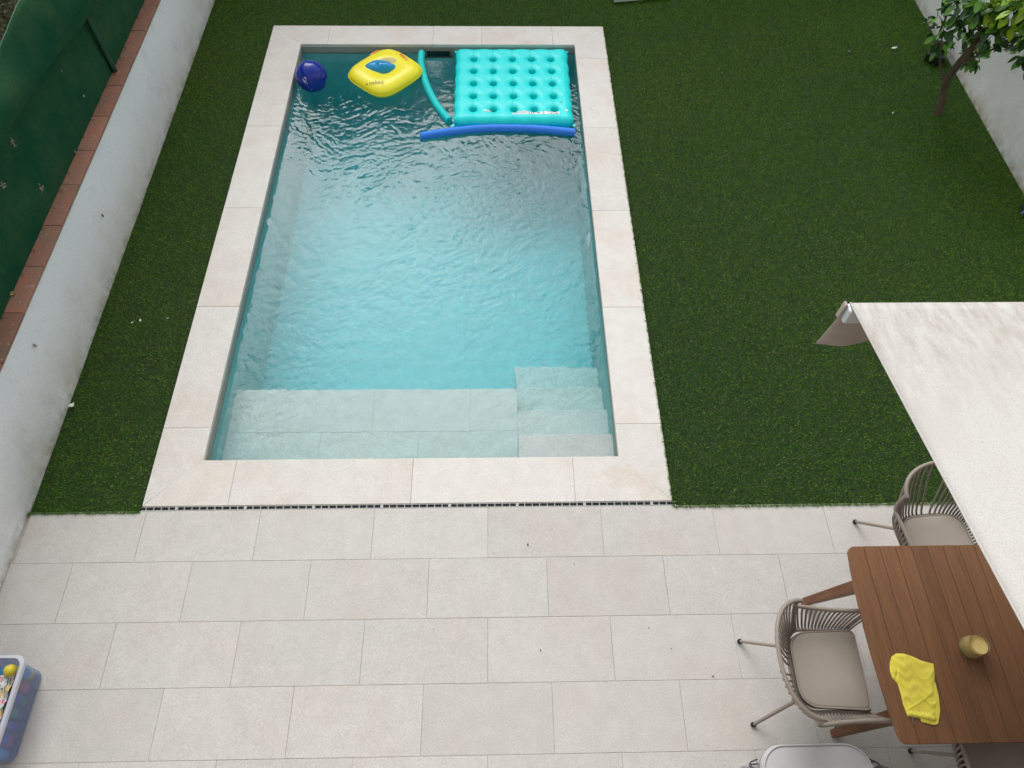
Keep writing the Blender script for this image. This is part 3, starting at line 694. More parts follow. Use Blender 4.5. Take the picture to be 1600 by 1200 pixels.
def make_chair(loc, rz, label, group):
    c = empty('rope_chair', loc, rz, label=label, cat='chair', group=group)
    out = rrect(-.195, .19, .200, .212, .10, .035)
    obj('seat_cushion', pillow_mesh(out, .428, .468, wr=.0007), M['cushion'], c, smooth=True)
    obj('piping', MB().tube([(p[0] * 1.0, p[1] * 1.0, .458) for p in rrect(-.197, .192, .202, .214, .10, .035)], .0042, 6, closed=True), M['cushion'], c, smooth=True)
    obj('seat_plate', MB().prism(rrect(-.20, .185, .205, .215, .10, .04), .412, .4255), M['taupe'], c)
    obj('rim_tube', MB().tube([rim(-1 + 2 * i / 120) for i in range(121)], .0125, 8), M['taupe'], c, smooth=True)
    ring = [seat_ring(-1 + 2 * i / 60) for i in range(61)]
    obj('seat_tube', MB().tube(ring, .009, 6, closed=True), M['taupe'], c, smooth=True)
    N = 60
    for i in range(N):
        s = -1 + 2 * (i + .5) / N; sg = 1 if s >= 0 else -1
        s_top = s * 1.0 + sg * .035 * (1 if abs(s) < .95 else 0) * (1 - abs(s) * .5)
        if .385 < abs(s_top) < .465: s_top = sg * (.385 if abs(s_top) < .425 else .467)
        A = seat_ring(s); B = rim(max(-1, min(1, s_top))); out_ = Vector((A.x + .02, A.y, 0)).normalized()
        pts = []
        for k in range(9):
            t = k / 8; q = A.lerp(B, sstep(t) * .7 + t * .3); q.z = A.z + (B.z - A.z) * t
            q += out_ * (.034 * math.sin(t * PI) * (1 - t * .6)) + Vector((0, 0, -.010 * math.sin(t * PI * 2)))
            if t < .3: q.z -= .018 * math.sin(t / .3 * PI)
            pts.append(q)
        obj('rod', MB().tube(pts, .0064, 6), M['taupe'], c, smooth=True)
    for fx, fy, tx, ty in ((-.345, .243, -.10, .11), (-.345, -.243, -.10, -.11), (.165, .255, .10, .11), (.165, -.262, .10, -.11)):
        lg = obj('leg', MB().tube([(tx, ty, .411), (tx + (fx - tx) * .12, ty + (fy - ty) * .12, .385), (fx, fy, .016)], .0105, 8), M['taupe'], c, smooth=True)
        obj('foot_cap', MB().lathe([(.012, 0), (.0155, .004), (.0155, .02), (.012, .026)], 12, (fx, fy, 0)), M['black'], lg, smooth=True)
    obj('cross_frame', MB().tube([(-.10, .11, .405), (.10, -.11, .405)], .010, 6).tube([(-.10, -.11, .403), (.10, .11, .403)], .010, 6), M['taupe'], c)
    return c
G_ = 'taupe rope-look chairs round the dining table'
A_ = make_chair((4.058, -1.575, 0), math.radians(-1), 'taupe slatted armchair at the left end of the table, whole seat cushion showing', G_)
def clone(loc, rz, label):
    c = copy_tree(A_); c.location = loc; c.rotation_euler = (0, 0, rz); c['label'] = label; return c
clone((4.955, -.855, 0), math.radians(-90 + 4), 'taupe slatted armchair on the pool side of the table, half under the awning')
clone((4.885, -2.135, 0), math.radians(90), 'taupe slatted armchair tucked under the near edge of the table')

# light grey lounge armchair with dark rope arms
M['grey_cushion'] = mat('light_grey_cushion', (.56, .54, .54), .9, var=(.50, .48, .48), scale=3, bump=.001, bscale=380, sheen=.2)
M['rope'] = mat('dark_rope', (.085, .08, .085), .85, bump=.001, bscale=300)
lc = empty('lounge_chair', (3.87, -2.26, 0), label='light grey cushioned lounge armchair with dark rope sides, at the bottom edge', cat='chair')
out = rrect(-.30, .305, .27, .30, .05, .13, 10); out = [(p[1] * -1, p[0]) for p in out]
obj('seat_cushion', pillow_mesh(out, .375, .475, rings=9, puff=.25, wr=.001), M['grey_cushion'], lc, smooth=True)
obj('piping', MB().tube([(p[0] * .972, p[1] * .972, .464) for p in out], .0045, 6, closed=True), M['grey_cushion'], lc, smooth=True)
obj('seat_frame', MB().prism([(p[0] * .97, p[1] * .97) for p in out], .345, .374), M['steelgrey'], lc)
ar = MB()
for sx in (-1, 1):
    ar = MB(); pts = [(sx * .30, .16, .36), (sx * .345, .19, .44), (sx * .385, .16, .50), (sx * .40, .05, .57), (sx * .41, -.15, .63), (sx * .36, -.33, .70), (sx * .20, -.41, .76), (0, -.43, .78)]
    obj('arm_tube', ar.tube(pts, .010, 8), M['rope'], lc, smooth=True)
    for i in range(26):
        t = i / 25; k = min(6, int(t * 6.2) + 1); q = Vector(pts[k]).lerp(Vector(pts[min(7, k + 1)]), min(1, t * 6.2 - int(t * 6.2)))
        b = Vector((sx * (.285 + .01 * random.random()), .24 - .55 * t, .36))
        mid = q.lerp(b, .5) + Vector((sx * .03, .015 * math.sin(i * 2.3), 0))
        obj('rope_strand', MB().tube([q, q.lerp(mid, .5) + Vector((0, .006 * math.sin(i * 5), 0)), mid, b.lerp(mid, .5) + Vector((sx * .012, 0, 0)), b], .0042, 5), M['rope'], lc, smooth=True)
for fx, fy in ((-.27, .22), (.27, .22), (-.27, -.27), (.27, -.27)):
    obj('leg', MB().tube([(fx * .9, fy * .9, .35), (fx, fy, 0)], [.014, .010], 8), M['steelgrey'], lc, smooth=True)
bk = pillow_mesh([(p[0] * .85, p[1] * .5) for p in out], -.07, .07, rings=8, puff=.3)
o = obj('back_cushion', bk, M['grey_cushion'], lc, smooth=True, loc=(0, -.33, .62), rot=(math.radians(70), 0, 0))

# ------------------------------------------------------------------ things on the table
M['glass'] = mat('olive_glass', (.90, .84, .58), .06, trans=.9, ior=1.45, spec=.5)
M['wax'] = mat('candle_wax', (.80, .62, .24), .45, sss=.3)
cj = empty('candle_jar', (4.720, -1.532, TZ), label='small patterned olive glass jar holding a yellow candle on the table', cat='candle')
prof = [(.042, 0), (.052, .003), (.058, .014), (.059, .062), (.056, .072), (.052, .080), (.052, .105), (.0495, .105), (.0495, .080), (.053, .071), (.0555, .062), (.0555, .014), (.03, .008), (.001, .008)]
v = []; f = []; n_ = 48
for r, z in prof:
    for k in range(n_): a = 2 * PI * k / n_; v.append((r * math.cos(a), r * math.sin(a), z))
for i in range(len(prof) - 1):
    for k in range(n_): q = (k + 1) % n_; f.append((i * n_ + k, i * n_ + q, (i + 1) * n_ + q, (i + 1) * n_ + k))
f.append(tuple(range(n_ - 1, -1, -1))); f.append(tuple((len(prof) - 1) * n_ + k for k in range(n_)))
obj('jar', MB().add(v, f), M['glass'], cj, smooth=True)
mb = MB()
for r_ in range(5):
    for k in range(22):
        a = 2 * PI * (k + .5 * (r_ % 2)) / 22; z = .014 + r_ * .010; c_ = Vector((.0588 * math.cos(a), .0588 * math.sin(a), z)); t_ = Vector((-math.sin(a), math.cos(a), 0)) * .0074; u_ = Vector((0, 0, .0062)); n2 = Vector((math.cos(a), math.sin(a), 0)) * .0028
        mb.add([c_ - t_, c_ - u_, c_ + t_, c_ + u_, c_ + n2], [(0, 1, 4), (1, 2, 4), (2, 3, 4), (3, 0, 4)])
tag(obj('diamond_relief', mb, M['glass'], cj), kind='stuff')
obj('wax', MB().lathe([(.050, .010), (.0545, .02), (.0545, .06), (.048, .078), (.048, .090), (.044, .0893), (.001, .089)], 32), M['wax'], cj, smooth=True)
obj('wick', MB().tube([(0, 0, .089), (.001, 0, .098)], .0009, 5), M['black'], cj)

# yellow swim shorts folded flat
M['shorts'] = mat('yellow_cloth', (.88, .76, .09), .85, var=(.82, .69, .07), scale=14, bump=.0007, bscale=500, sheen=.2)
SH = [(4.262, -1.60), (4.283, -1.566), (4.31, -1.553), (4.35, -1.553), (4.39, -1.566), (4.44, -1.592), (4.498, -1.608), (4.487, -1.66), (4.467, -1.713), (4.463, -1.76), (4.445, -1.82), (4.416, -1.888), (4.402, -1.892), (4.343, -1.873), (4.277, -1.860), (4.271, -1.803), (4.274, -1.755), (4.273, -1.705), (4.253, -1.676), (4.251, -1.635)]
sho = empty('swim_shorts', (4.37, -1.72, TZ), label='yellow swim shorts folded flat near the left edge of the wooden table', cat='shorts')
def inside_d(px, py, poly):
    """signed distance, positive inside"""
    d = 1e9; ins = False; m_ = len(poly)
    for i in range(m_):
        ax, ay = poly[i]; bx, by = poly[(i + 1) % m_]
        t = max(0, min(1, ((px - ax) * (bx - ax) + (py - ay) * (by - ay)) / ((bx - ax) ** 2 + (by - ay) ** 2)))
        d = min(d, math.hypot(px - ax - t * (bx - ax), py - ay - t * (by - ay)))
        if (ay > py) != (by > py) and px < (bx - ax) * (py - ay) / (by - ay) + ax: ins = not ins
    return d if ins else -d
def cloth_h(x, y, d):
    e = 1 - math.exp(-max(d, 0) / .006)
    rg = lambda q: 1 - abs(math.sin(q))
    h = .0045 + .0048 * rg(26 * (y + .42 * x) + 1.4 * math.sin(x * 26) + .5) ** 3 + .004 * rg(21 * (x * .9 - y * .5) + 1.7 * math.sin(y * 19)) ** 4 + .0007 * math.sin(55 * (x * .55 + y * .9) + 2.5 * math.sin(x * 31)) + .0010 * math.sin(75 * (x * .8 - y * .4) + 3 * math.sin(y * 23)) + .0012 * math.sin(120 * (y + .35 * x) + 2 * math.sin(x * 60))
    h += .004 * math.exp(-((x - 4.33) ** 2 + (y + 1.62) ** 2) / .0022)
    wb = math.exp(-((y + 1.855 + .16 * (x - 4.28)) / .016) ** 2)
    h = h * (1 - .55 * wb) + wb * (.014 + .0022 * math.sin(x * 420))
    h -= .004 * math.exp(-((x - 4.272 - .02 * math.sin(y * 30)) / .004) ** 2) * (1 if y > -1.70 else 0)
    return max(.0012, h * e)
gs = .0036; x0_, y0_ = 4.245, -1.90; nx_, ny_ = 72, 100; idx = {}; v = []; f = []
for j in range(ny_):
    for i in range(nx_):
        x = x0_ + i * gs; y = y0_ + j * gs; d = inside_d(x, y, SH)
        if d > -.0035:
            if d < 0:    # pull onto the outline
                e_ = 1e-4; gx = (inside_d(x + e_, y, SH) - d) / e_; gy = (inside_d(x, y + e_, SH) - d) / e_; gn = math.hypot(gx, gy) or 1
                x += gx / gn * -d; y += gy / gn * -d; d = 0
            idx[i, j] = len(v); v.append((x, y, TZ + .0008 + cloth_h(x, y, d)))
for (i, j), a in idx.items():
    if (i + 1, j) in idx and (i, j + 1) in idx and (i + 1, j + 1) in idx: f.append((a, idx[i + 1, j], idx[i + 1, j + 1], idx[i, j + 1]))
o = at0(obj('cloth', MB().add(v, f), M['shorts'], sho, smooth=True), sho)
so = o.modifiers.new('thickness', 'SOLIDIFY'); so.thickness = .0012; so.offset = 1
# second layer, just visible along the right edge and at the waist
SH2 = [(4.40, -1.70), (4.476, -1.70), (4.471, -1.77), (4.455, -1.84), (4.424, -1.900), (4.40, -1.905), (4.34, -1.888), (4.34, -1.80)]
at0(obj('lower_layer', MB().prism(SH2, TZ + .0005, TZ + .006), M['shorts'], sho, bevel=.002), sho)
M['cord'] = mat('grey_cord', (.35, .35, .33), .8)
at0(obj('drawstring', MB().tube([(4.299, -1.858, TZ + .011), (4.298, -1.868, TZ + .006), (4.296, -1.880, TZ + .003), (4.300, -1.893, TZ + .003)], .0016, 5), M['cord'], sho, smooth=True), sho)

# ------------------------------------------------------------------ pool toys
WL = WZ
def vinyl(name, c, rough=.28, **k): return mat(name, c, rough, spec=.5, coat=.08, bump=.0006, bscale=25, **k)
M['aqua'] = vinyl('turquoise_vinyl', (.0, .76, .74), .45)
M['blue_v'] = vinyl('navy_vinyl', (.007, .026, .30), .2)
M['yellow_v'] = vinyl('yellow_vinyl', (.92, .82, .02), .32)
M['cyan_v'] = vinyl('sky_blue_vinyl', (.01, .30, .62), .25)
M['orange'] = vinyl('orange_vinyl', (.75, .27, .02), .35)
M['print_white'] = mat('white_print', (.72, .80, .80), .4)
M['ink'] = mat('dark_ink', (.02, .06, .07), .5)  # print ink, also the painted shade inside small holes
M['foam_blue'] = mat('blue_foam', (.035, .23, .85), .6, bump=.0006, bscale=200)
M['foam_aqua'] = mat('turquoise_foam', (.0, .62, .60), .6, bump=.0006, bscale=200)
# mattress: profile from the distance to the nearest hole or edge
MX0, MX1, MY0, MY1 = 1.728, 2.986, 3.815, 5.085
HX = [1.938 + .2115 * i for i in range(5)]; HY = [4.008 + .2135 * j for j in range(5)]
mw_, mh_ = MX1 - MX0, MY1 - MY0
def mat_t(X_, Y_):
    bulge = .010 * (np.sin((X_ - HX[0]) / .2115 * 2 * PI + PI / 2) * 0 + 1)
    ex = np.minimum(X_ - MX0, MX1 - X_); ey = np.minimum(Y_ - MY0, MY1 - Y_)
    ex = ex - .012 * (.5 + .5 * np.cos((Y_ - HY[0]) / .2135 * 2 * PI)); ey = ey - .012 * (.5 + .5 * np.cos((X_ - HX[0]) / .2115 * 2 * PI))
    k = .05; exc, eyc = np.clip(ex, 0, k), np.clip(ey, 0, k)
    edge = k - np.sqrt((k - exc) ** 2 + (k - eyc) ** 2); edge = np.where((ex < 0) | (ey < 0), -.01, np.where((ex > k) & (ey > k), np.minimum(ex, ey), edge))
    edge = np.where((edge >= 0) & (np.minimum(ex, ey) < k), np.minimum(edge, np.minimum(ex, ey)), edge)
    dh = np.full(X_.shape, 9.)
    for hx in HX:
        for hy in HY: dh = np.minimum(dh, np.hypot(X_ - hx, (Y_ - hy)) - .034)
    def prof(d, R_): u = np.clip(d / R_, 0, 1); return np.sqrt(np.clip(1 - (1 - u) ** 2, 0, 1))
    T = .072; t = T * prof(edge, .085) * (.60 + .40 * prof(dh, .080))
    groove = np.zeros_like(t)
    for hx in HX: groove += .0045 * np.exp(-((X_ - hx) / .006) ** 2)
    inside = (edge > 0) & (dh > 0)
    t = np.where(inside, np.maximum(t - groove * (t / T), .002), -1)
    return t
MZ = WL + .035
def mat_top(x, y): return MZ + float(mat_t(np.array([x]), np.array([y]))[0])
st = .0068; gx = np.arange(MX0 - st, MX1 + 2 * st, st); gy = np.arange(MY0 - st, MY1 + 2 * st, st); GX, GY = np.meshgrid(gx, gy); T_ = mat_t(GX, GY)
ok = T_ > 0; idm = -np.ones(GX.shape, int); idm[ok] = np.arange(ok.sum()); nn = int(ok.sum())
vt = np.stack([GX[ok], GY[ok], MZ + T_[ok]], -1); vb = np.stack([GX[ok], GY[ok], MZ - T_[ok]], -1)
q = np.stack([idm[:-1, :-1], idm[:-1, 1:], idm[1:, 1:], idm[1:, :-1]], -1).reshape(-1, 4); q = q[(q >= 0).all(1)]
fc = q.tolist() + (q[:, ::-1] + nn).tolist()
ed = {}
for a in q:
    for i in range(4): ed[(int(a[i]), int(a[(i + 1) % 4]))] = 1
for (a, b) in list(ed):
    if (b, a) not in ed: fc.append((b, a, a + nn, b + nn))
me = bpy.data.meshes.new('pool_mattress'); me.from_pydata(np.concatenate([vt, vb]).tolist(), [], fc)
# round off the grid steps along the rims
bm = bmesh.new(); bm.from_mesh(me)
bv = [v_ for v_ in bm.verts if any(len(e.link_faces) == 2 and e.calc_face_angle(0) > 1.0 for e in v_.link_edges)]
for _ in range(3): bmesh.ops.smooth_vert(bm, verts=bv, factor=.5, use_axis_x=True, use_axis_y=True, use_axis_z=False)
bm.to_mesh(me); bm.free()
for p_ in me.polygons: p_.use_smooth = True
pm = empty('pool_mattress', (2.357, 4.45, WL), label='turquoise square air mattress with twenty-five round holes floating in the far right pool corner', cat='air mattress')
at0(link('mattress_body', me, M['aqua'], pm), pm)
def decal(name, fn, x0, x1, y0, y1, m, par, inside=lambda u, t: True, n1=40, n2=10, lift=.0016, mask=None):
    v = []; f = []; idx = {}
    for j in range(n2 + 1):
        for i in range(n1 + 1):
            u, t = i / n1, j / n2; x = x0 + (x1 - x0) * u; y = y0 + (y1 - y0) * t
            if inside(u, t) and (mask is None or mask(x, y)): idx[i, j] = len(v); v.append((x, y, fn(x, y) + lift))
    for (i, j), a in idx.items():
        if (i + 1, j) in idx and (i, j + 1) in idx and (i + 1, j + 1) in idx: f.append((a, idx[i + 1, j], idx[i + 1, j + 1], idx[i, j + 1]))
    return at0(obj(name, MB().add(v, f), m, par, smooth=True), par)
okm = lambda x, y: float(mat_t(np.array([x]), np.array([y]))[0]) > .004
lab = decal('warning_print', mat_top, 2.34, 2.835, 3.912, 3.974, M['print_white'], pm, lambda u, t: t < .86 + .14 * math.sin(u * 9) and not (u < .10 and t > .45), 90, 12, mask=okm)
decal('warning_print', mat_top, 2.04, 2.17, 3.955, 3.995, M['print_white'], pm, lambda u, t: (u - .5) ** 2 + (t - .5) ** 2 < .26, 30, 10, mask=okm)
decal('warning_print', mat_top, 2.885, 2.925, 3.955, 3.995, M['print_white'], pm, lambda u, t: (u - .5) ** 2 + (t - .5) ** 2 < .26, 10, 10, mask=okm)
for (a, b, c_, d_) in ((2.515, 2.520, 3.915, 3.965), (2.54, 2.548, 3.925, 3.95), (2.556, 2.562, 3.925, 3.95), (2.60, 2.625, 3.932, 3.945), (2.665, 2.670, 3.915, 3.968), (2.74, 2.758, 3.920, 3.932), (2.79, 2.812, 3.920, 3.932), (2.36, 2.50, 3.955, 3.958), (2.38, 2.49, 3.935, 3.938), (2.08, 2.14, 3.972, 3.977), (2.69, 2.78, 3.957, 3.960)):
    decal('print_mark', mat_top, a, b, c_, d_, M['ink'], pm, n1=3, n2=3, lift=.0028, mask=okm)
for x_, y_ in ((MX0 + .004, MY0 + .006), (MX1 - .004, MY0 + .006), (MX0 + .006, MY1 - .006), (MX1 - .006, MY1 - .006)):
    at0(obj('corner_tab', MB().lathe([(.001, -.004), (.018, -.003), (.018, .003), (.001, .004)], 10, (x_, y_, MZ + .004)), M['aqua'], pm), pm)
decal('valve', mat_top, 2.842, 2.872, 4.10, 4.13, M['aqua'], pm, lambda u, t: (u - .5) ** 2 + (t - .5) ** 2 < .26, 8, 8, lift=.006, mask=okm)

# baby seat ring
FC = Vector((.975, 4.66, 0)); FA = math.radians(47); FT = .075
def ring_t(x, y):
    dx, dy = x - FC.x, y - FC.y; c_, s_ = math.cos(FA), math.sin(FA); a = (dx * c_ + dy * s_) / .345; b = (-dx * s_ + dy * c_) / .325
    rr = (abs(a) ** 3.7 + abs(b) ** 3.7) ** (1 / 3.7); d = (1 - rr) * .31
    di = math.hypot(a * 1.0, b) * .31 - .060
    if d < 0: return -1
    f1 = math.sqrt(max(0, 1 - (1 - min(1, d / .14)) ** 2)); f2 = math.sqrt(max(0, 1 - (1 - min(1, max(0, di) / .14)) ** 2))
    return FT * f1 * (.25 + .75 * f2) + .003
tilt = lambda x, y: WL + .062 + .05 * (y - FC.y) * 0 + .03 * (x - FC.x) * .3
def ring_top(x, y): return tilt(x, y) + ring_t(x, y)
n_, m_ = 96, 26; v = []; f = []
def ring_pt(k, j):
    th = 2 * PI * k / n_; c_, s_ = math.cos(FA), math.sin(FA)
    ca, sa = math.cos(th), math.sin(th); R_ = 1 / (abs(ca) ** 3.7 + abs(sa) ** 3.7) ** (1 / 3.7)
    rr = R_ * (math.sin(j / m_ * PI / 2)) * .9995
    a, b = rr * ca * .345, rr * sa * .325; return FC.x + a * c_ - b * s_, FC.y + a * s_ + b * c_
for side in (1, -1):
    for j in range(1, m_ + 1):
        for k in range(n_):
            x, y = ring_pt(k, j); t = max(ring_t(x, y), .003) * (1 if j < m_ else 0)
            wr_ = .0022 * math.sin(k / n_ * 2 * PI * 22) * math.exp(-((j - m_ + 3) / 3) ** 2)
            v.append((x, y, tilt(x, y) + side * t + wr_ * side))
for s_ in range(2):
    o_ = s_ * m_ * n_
    for j in range(m_ - 1):
        for k in range(n_): q_ = (k + 1) % n_; a = (o_ + j * n_ + k, o_ + j * n_ + q_, o_ + (j + 1) * n_ + q_, o_ + (j + 1) * n_ + k); f.append(a if s_ == 0 else a[::-1])
    f.append(tuple(o_ + k for k in range(n_)))
bs = empty('baby_float', (FC.x, FC.y, WL), label='yellow square inflatable baby seat with a sky blue middle floating by the far wall', cat='pool float')
at0(obj('float_ring', MB().add(v, f), M['yellow_v'], bs, smooth=True), bs)
seam = []
for k in range(n_): x, y = ring_pt(k, m_); seam.append((FC.x + (x - FC.x) * 1.012, FC.y + (y - FC.y) * 1.012, tilt(x, y)))
at0(obj('seam', MB().tube(seam, .0045, 6, closed=True), M['yellow_v'], bs, smooth=True), bs)
# blue seat bulge
v = []; f = []; bc = Vector((.925, 4.675, 0)); NU, NV = 40, 14
for j in range(NV + 1):
    for k in range(NU):
        th = 2 * PI * k / NU; r_ = math.sin(j / NV * PI / 2); ex = .175 * (1 + .10 * math.cos(2 * th)); ey = .102 * (1 + .20 * math.sin(th) + .10 * math.cos(3 * th))
        x = bc.x + ex * r_ * math.cos(th); y = bc.y + ey * r_ * math.sin(th)
        h = .085 * math.sqrt(max(0, 1 - r_ ** 2.2)); h -= .022 * math.exp(-((x - bc.x + .02) / .012) ** 2) * (1 if y < bc.y else .2) * (1 - r_); h -= .018 * math.exp(-(((x - bc.x) * .35 - (y - bc.y) + .005) / .010) ** 2) * (x > bc.x)
        v.append((x, y, WL + .080 + h * 1.15))
for j in range(NV):
    for k in range(NU): q_ = (k + 1) % NU; f.append((j * NU + k, j * NU + q_, (j + 1) * NU + q_, (j + 1) * NU + k))
v += [(p[0], p[1], WL + .0) for p in v[NV * NU:NV * NU + NU]]
for k in range(NU): q_ = (k + 1) % NU; f.append((NV * NU + k, NV * NU + q_, (NV + 1) * NU + q_, (NV + 1) * NU + k))
f.append(tuple((NV + 1) * NU + k for k in range(NU)))
at0(obj('seat_bulge', MB().add(v, f), M['cyan_v'], bs, smooth=True), bs)
at0(obj('valve', MB().lathe([(.009, -.004), (.013, .004), (.011, .009), (.005, .010)], 14, (.903, 4.668, WL + .158)), M['cyan_v'], bs, smooth=True), bs)
at0(obj('valve_hole', MB().lathe([(.006, 0), (.006, .0015), (.001, .0018)], 12, (.903, 4.668, WL + .168)), M['ink'], bs), bs)  # flat dark disc paints the shade of the valve hole
M['faded'] = mat('faded_print', (.48, .42, .16), .45, var=(.66, .58, .14), scale=60)
decal('round_print', ring_top, .905, 1.105, 4.715, 4.835, M['faded'], bs, lambda u, t: (u - .5) ** 2 * 4 + (t - .45) ** 2 * 4 < 1 and not (u < .55 and t < .35), 30, 20, lift=.0025, mask=lambda x, y: ((x - bc.x) / .18) ** 2 + ((y - bc.y) / .10) ** 2 > 1)
def handle(p0, p1, m):
    P0, P1 = Vector(p0), Vector(p1); mid = P0.lerp(P1, .5); mb = MB(); pts = []
    for i in range(9):
        t = i / 8; q_ = P0.lerp(P1, t); pts.append((q_.x, q_.y, ring_top(q_.x, q_.y) + .003 + .007 * math.sin(t * PI)))
    d_ = (P1 - P0).normalized(); w_ = Vector((-d_.y, d_.x, 0)) * .012; v = []
    for p in pts: v += [(p[0] - w_.x, p[1] - w_.y, p[2]), (p[0] + w_.x, p[1] + w_.y, p[2]), (p[0] - w_.x, p[1] - w_.y, p[2] - .003), (p[0] + w_.x, p[1] + w_.y, p[2] - .003)]
    f = []
    for i in range(8): a = i * 4; f += [(a, a + 1, a + 5, a + 4), (a + 2, a + 6, a + 7, a + 3), (a, a + 4, a + 6, a + 2), (a + 1, a + 3, a + 7, a + 5)]
    at0(obj('handle', mb.add(v, f), m, bs, smooth=True), bs)
handle((.80, 4.90, 0), (.90, 4.985, 0), M['orange']); handle((1.125, 4.90, 0), (1.215, 4.775, 0), M['orange'])
def lettering(body, size, place, m, par, font_shear=0):
    """flat letters laid on a curved surface: place(u, v) -> point"""
    cu = bpy.data.curves.new('lettering', 'FONT'); cu.body = body; cu.size = size; cu.align_x = 'CENTER'; cu.shear = font_shear; cu.resolution_u = 3
    tmp = bpy.data.objects.new('lettering_tmp', cu); COL.objects.link(tmp); dg = bpy.context.evaluated_depsgraph_get(); me = bpy.data.meshes.new_from_object(tmp.evaluated_get(dg))
    bpy.data.objects.remove(tmp)
    bm = bmesh.new(); bm.from_mesh(me); bmesh.ops.triangulate(bm, faces=bm.faces); bmesh.ops.subdivide_edges(bm, edges=[e for e in bm.edges if e.calc_length() > size * .12], cuts=2); bm.to_mesh(me); bm.free()
    for vv in me.vertices: vv.co = place(vv.co.x, vv.co.y)
    me.materials.clear(); o = link('lettering', me, m, par); return at0(o, par)
M['brown_ink'] = mat('brown_ink', (.20, .12, .02), .5); M['red_ink'] = mat('red_ink', (.45, .03, .01), .5)
lettering('nabaiji', .066, lambda u, w: Vector((.915 + u, 4.372 + w * 1.1, ring_top(.915 + u, 4.372 + w * 1.1) + .002)), M['brown_ink'], bs)
decal('print_dot', ring_top, .795, .82, 4.38, 4.405, M['red_ink'], bs, lambda u, t: (u - .5) ** 2 + (t - .5) ** 2 < .26, 6, 6, lift=.002)

# ball
BC = Vector((.202, 4.535, WL + .105)); BR = .165
ba = empty('beach_ball', (BC.x, BC.y, WL), label='shiny dark navy blue ball floating against the left pool wall', cat='ball')
v = []; f = []
NB, NC = 40, 48
for j in range(NB + 1):
    ph = PI * j / NB
    for k in range(NC):
        th = 2 * PI * k / NC; rr = BR * (1 - .012 * math.cos(6 * th) * math.sin(ph) ** 3); v.append((BC.x + rr * math.sin(ph) * math.cos(th), BC.y + rr * math.sin(ph) * math.sin(th), BC.z + rr * .97 * math.cos(ph)))
for j in range(NB):
    for k in range(NC): q_ = (k + 1) % NC; f.append((j * NC + k, (j + 1) * NC + k, (j + 1) * NC + q_, j * NC + q_))
mbb = MB().add(v, f); me = bpy.data.meshes.new('ball'); me.from_pydata(mbb.v, [], mbb.f); bm = bmesh.new(); bm.from_mesh(me); bmesh.ops.remove_doubles(bm, verts=bm.verts, dist=1e-5); bmesh.ops.recalc_face_normals(bm, faces=bm.faces)
for q_ in bm.faces: q_.smooth = True
bm.to_mesh(me); bm.free(); at0(link('ball_skin', me, M['blue_v'], ba), ba)
M['white_ink'] = mat('white_ink', (.60, .62, .78), .5)
camdir = Vector((2.1, -6.9, 4.7)).normalized(); bx = Vector((0, 0, 1)).cross(camdir).normalized(); by = camdir.cross(bx)
def on_ball(px_, py_, lift=.0012):
    z2 = max(1e-4, BR ** 2 - px_ ** 2 - py_ ** 2); d_ = (bx * px_ + by * py_ + camdir * math.sqrt(z2)).normalized()
    return BC + Vector((d_.x * (BR + lift), d_.y * (BR + lift), d_.z * (BR * .975 + lift)))
def ball_mark(poly):
    v = []; 
    for i in range(len(poly)): v.append(on_ball(*poly[i]))
    c_ = on_ball(sum(p[0] for p in poly) / len(poly), sum(p[1] for p in poly) / len(poly)); v.append(c_); n0 = len(poly)
    at0(obj('print_mark', MB().add(v, [(i, (i + 1) % n0, n0) for i in range(n0)]), M['white_ink'], ba), ba)
ang = math.radians(-74)
def rp(u, w): return (-.078 + u * math.cos(ang) - w * math.sin(ang) * 1, -.012 + u * math.sin(ang) + w * math.cos(ang))
ball_mark([rp(-.02, -.012), rp(.006, -.020), rp(.036, -.016), rp(.012, -.006)])
ball_mark([rp(-.012, .004), rp(-.026, .012), rp(.002, .022), rp(.010, .014)])
lettering('MARINE', .034, lambda u, w: on_ball(*rp(u + .062, w - .010)), M['white_ink'], ba) if False else None
for i in range(9):
    u0 = .012 + i * .0125; w0 = -.004 + .0009 * i
    ball_mark([rp(u0, w0 - .008), rp(u0 + .0032, w0 - .008), rp(u0 + .0032, w0 + .012), rp(u0, w0 + .012)])
    if i % 2 == 0: ball_mark([rp(u0 + .003, w0 + .006), rp(u0 + .012, w0 + .006), rp(u0 + .012, w0 + .011), rp(u0 + .003, w0 + .011)])
    else: ball_mark([rp(u0 + .003, w0 - .008), rp(u0 + .010, w0 - .008), rp(u0 + .010, w0 - .003), rp(u0 + .003, w0 - .003)])

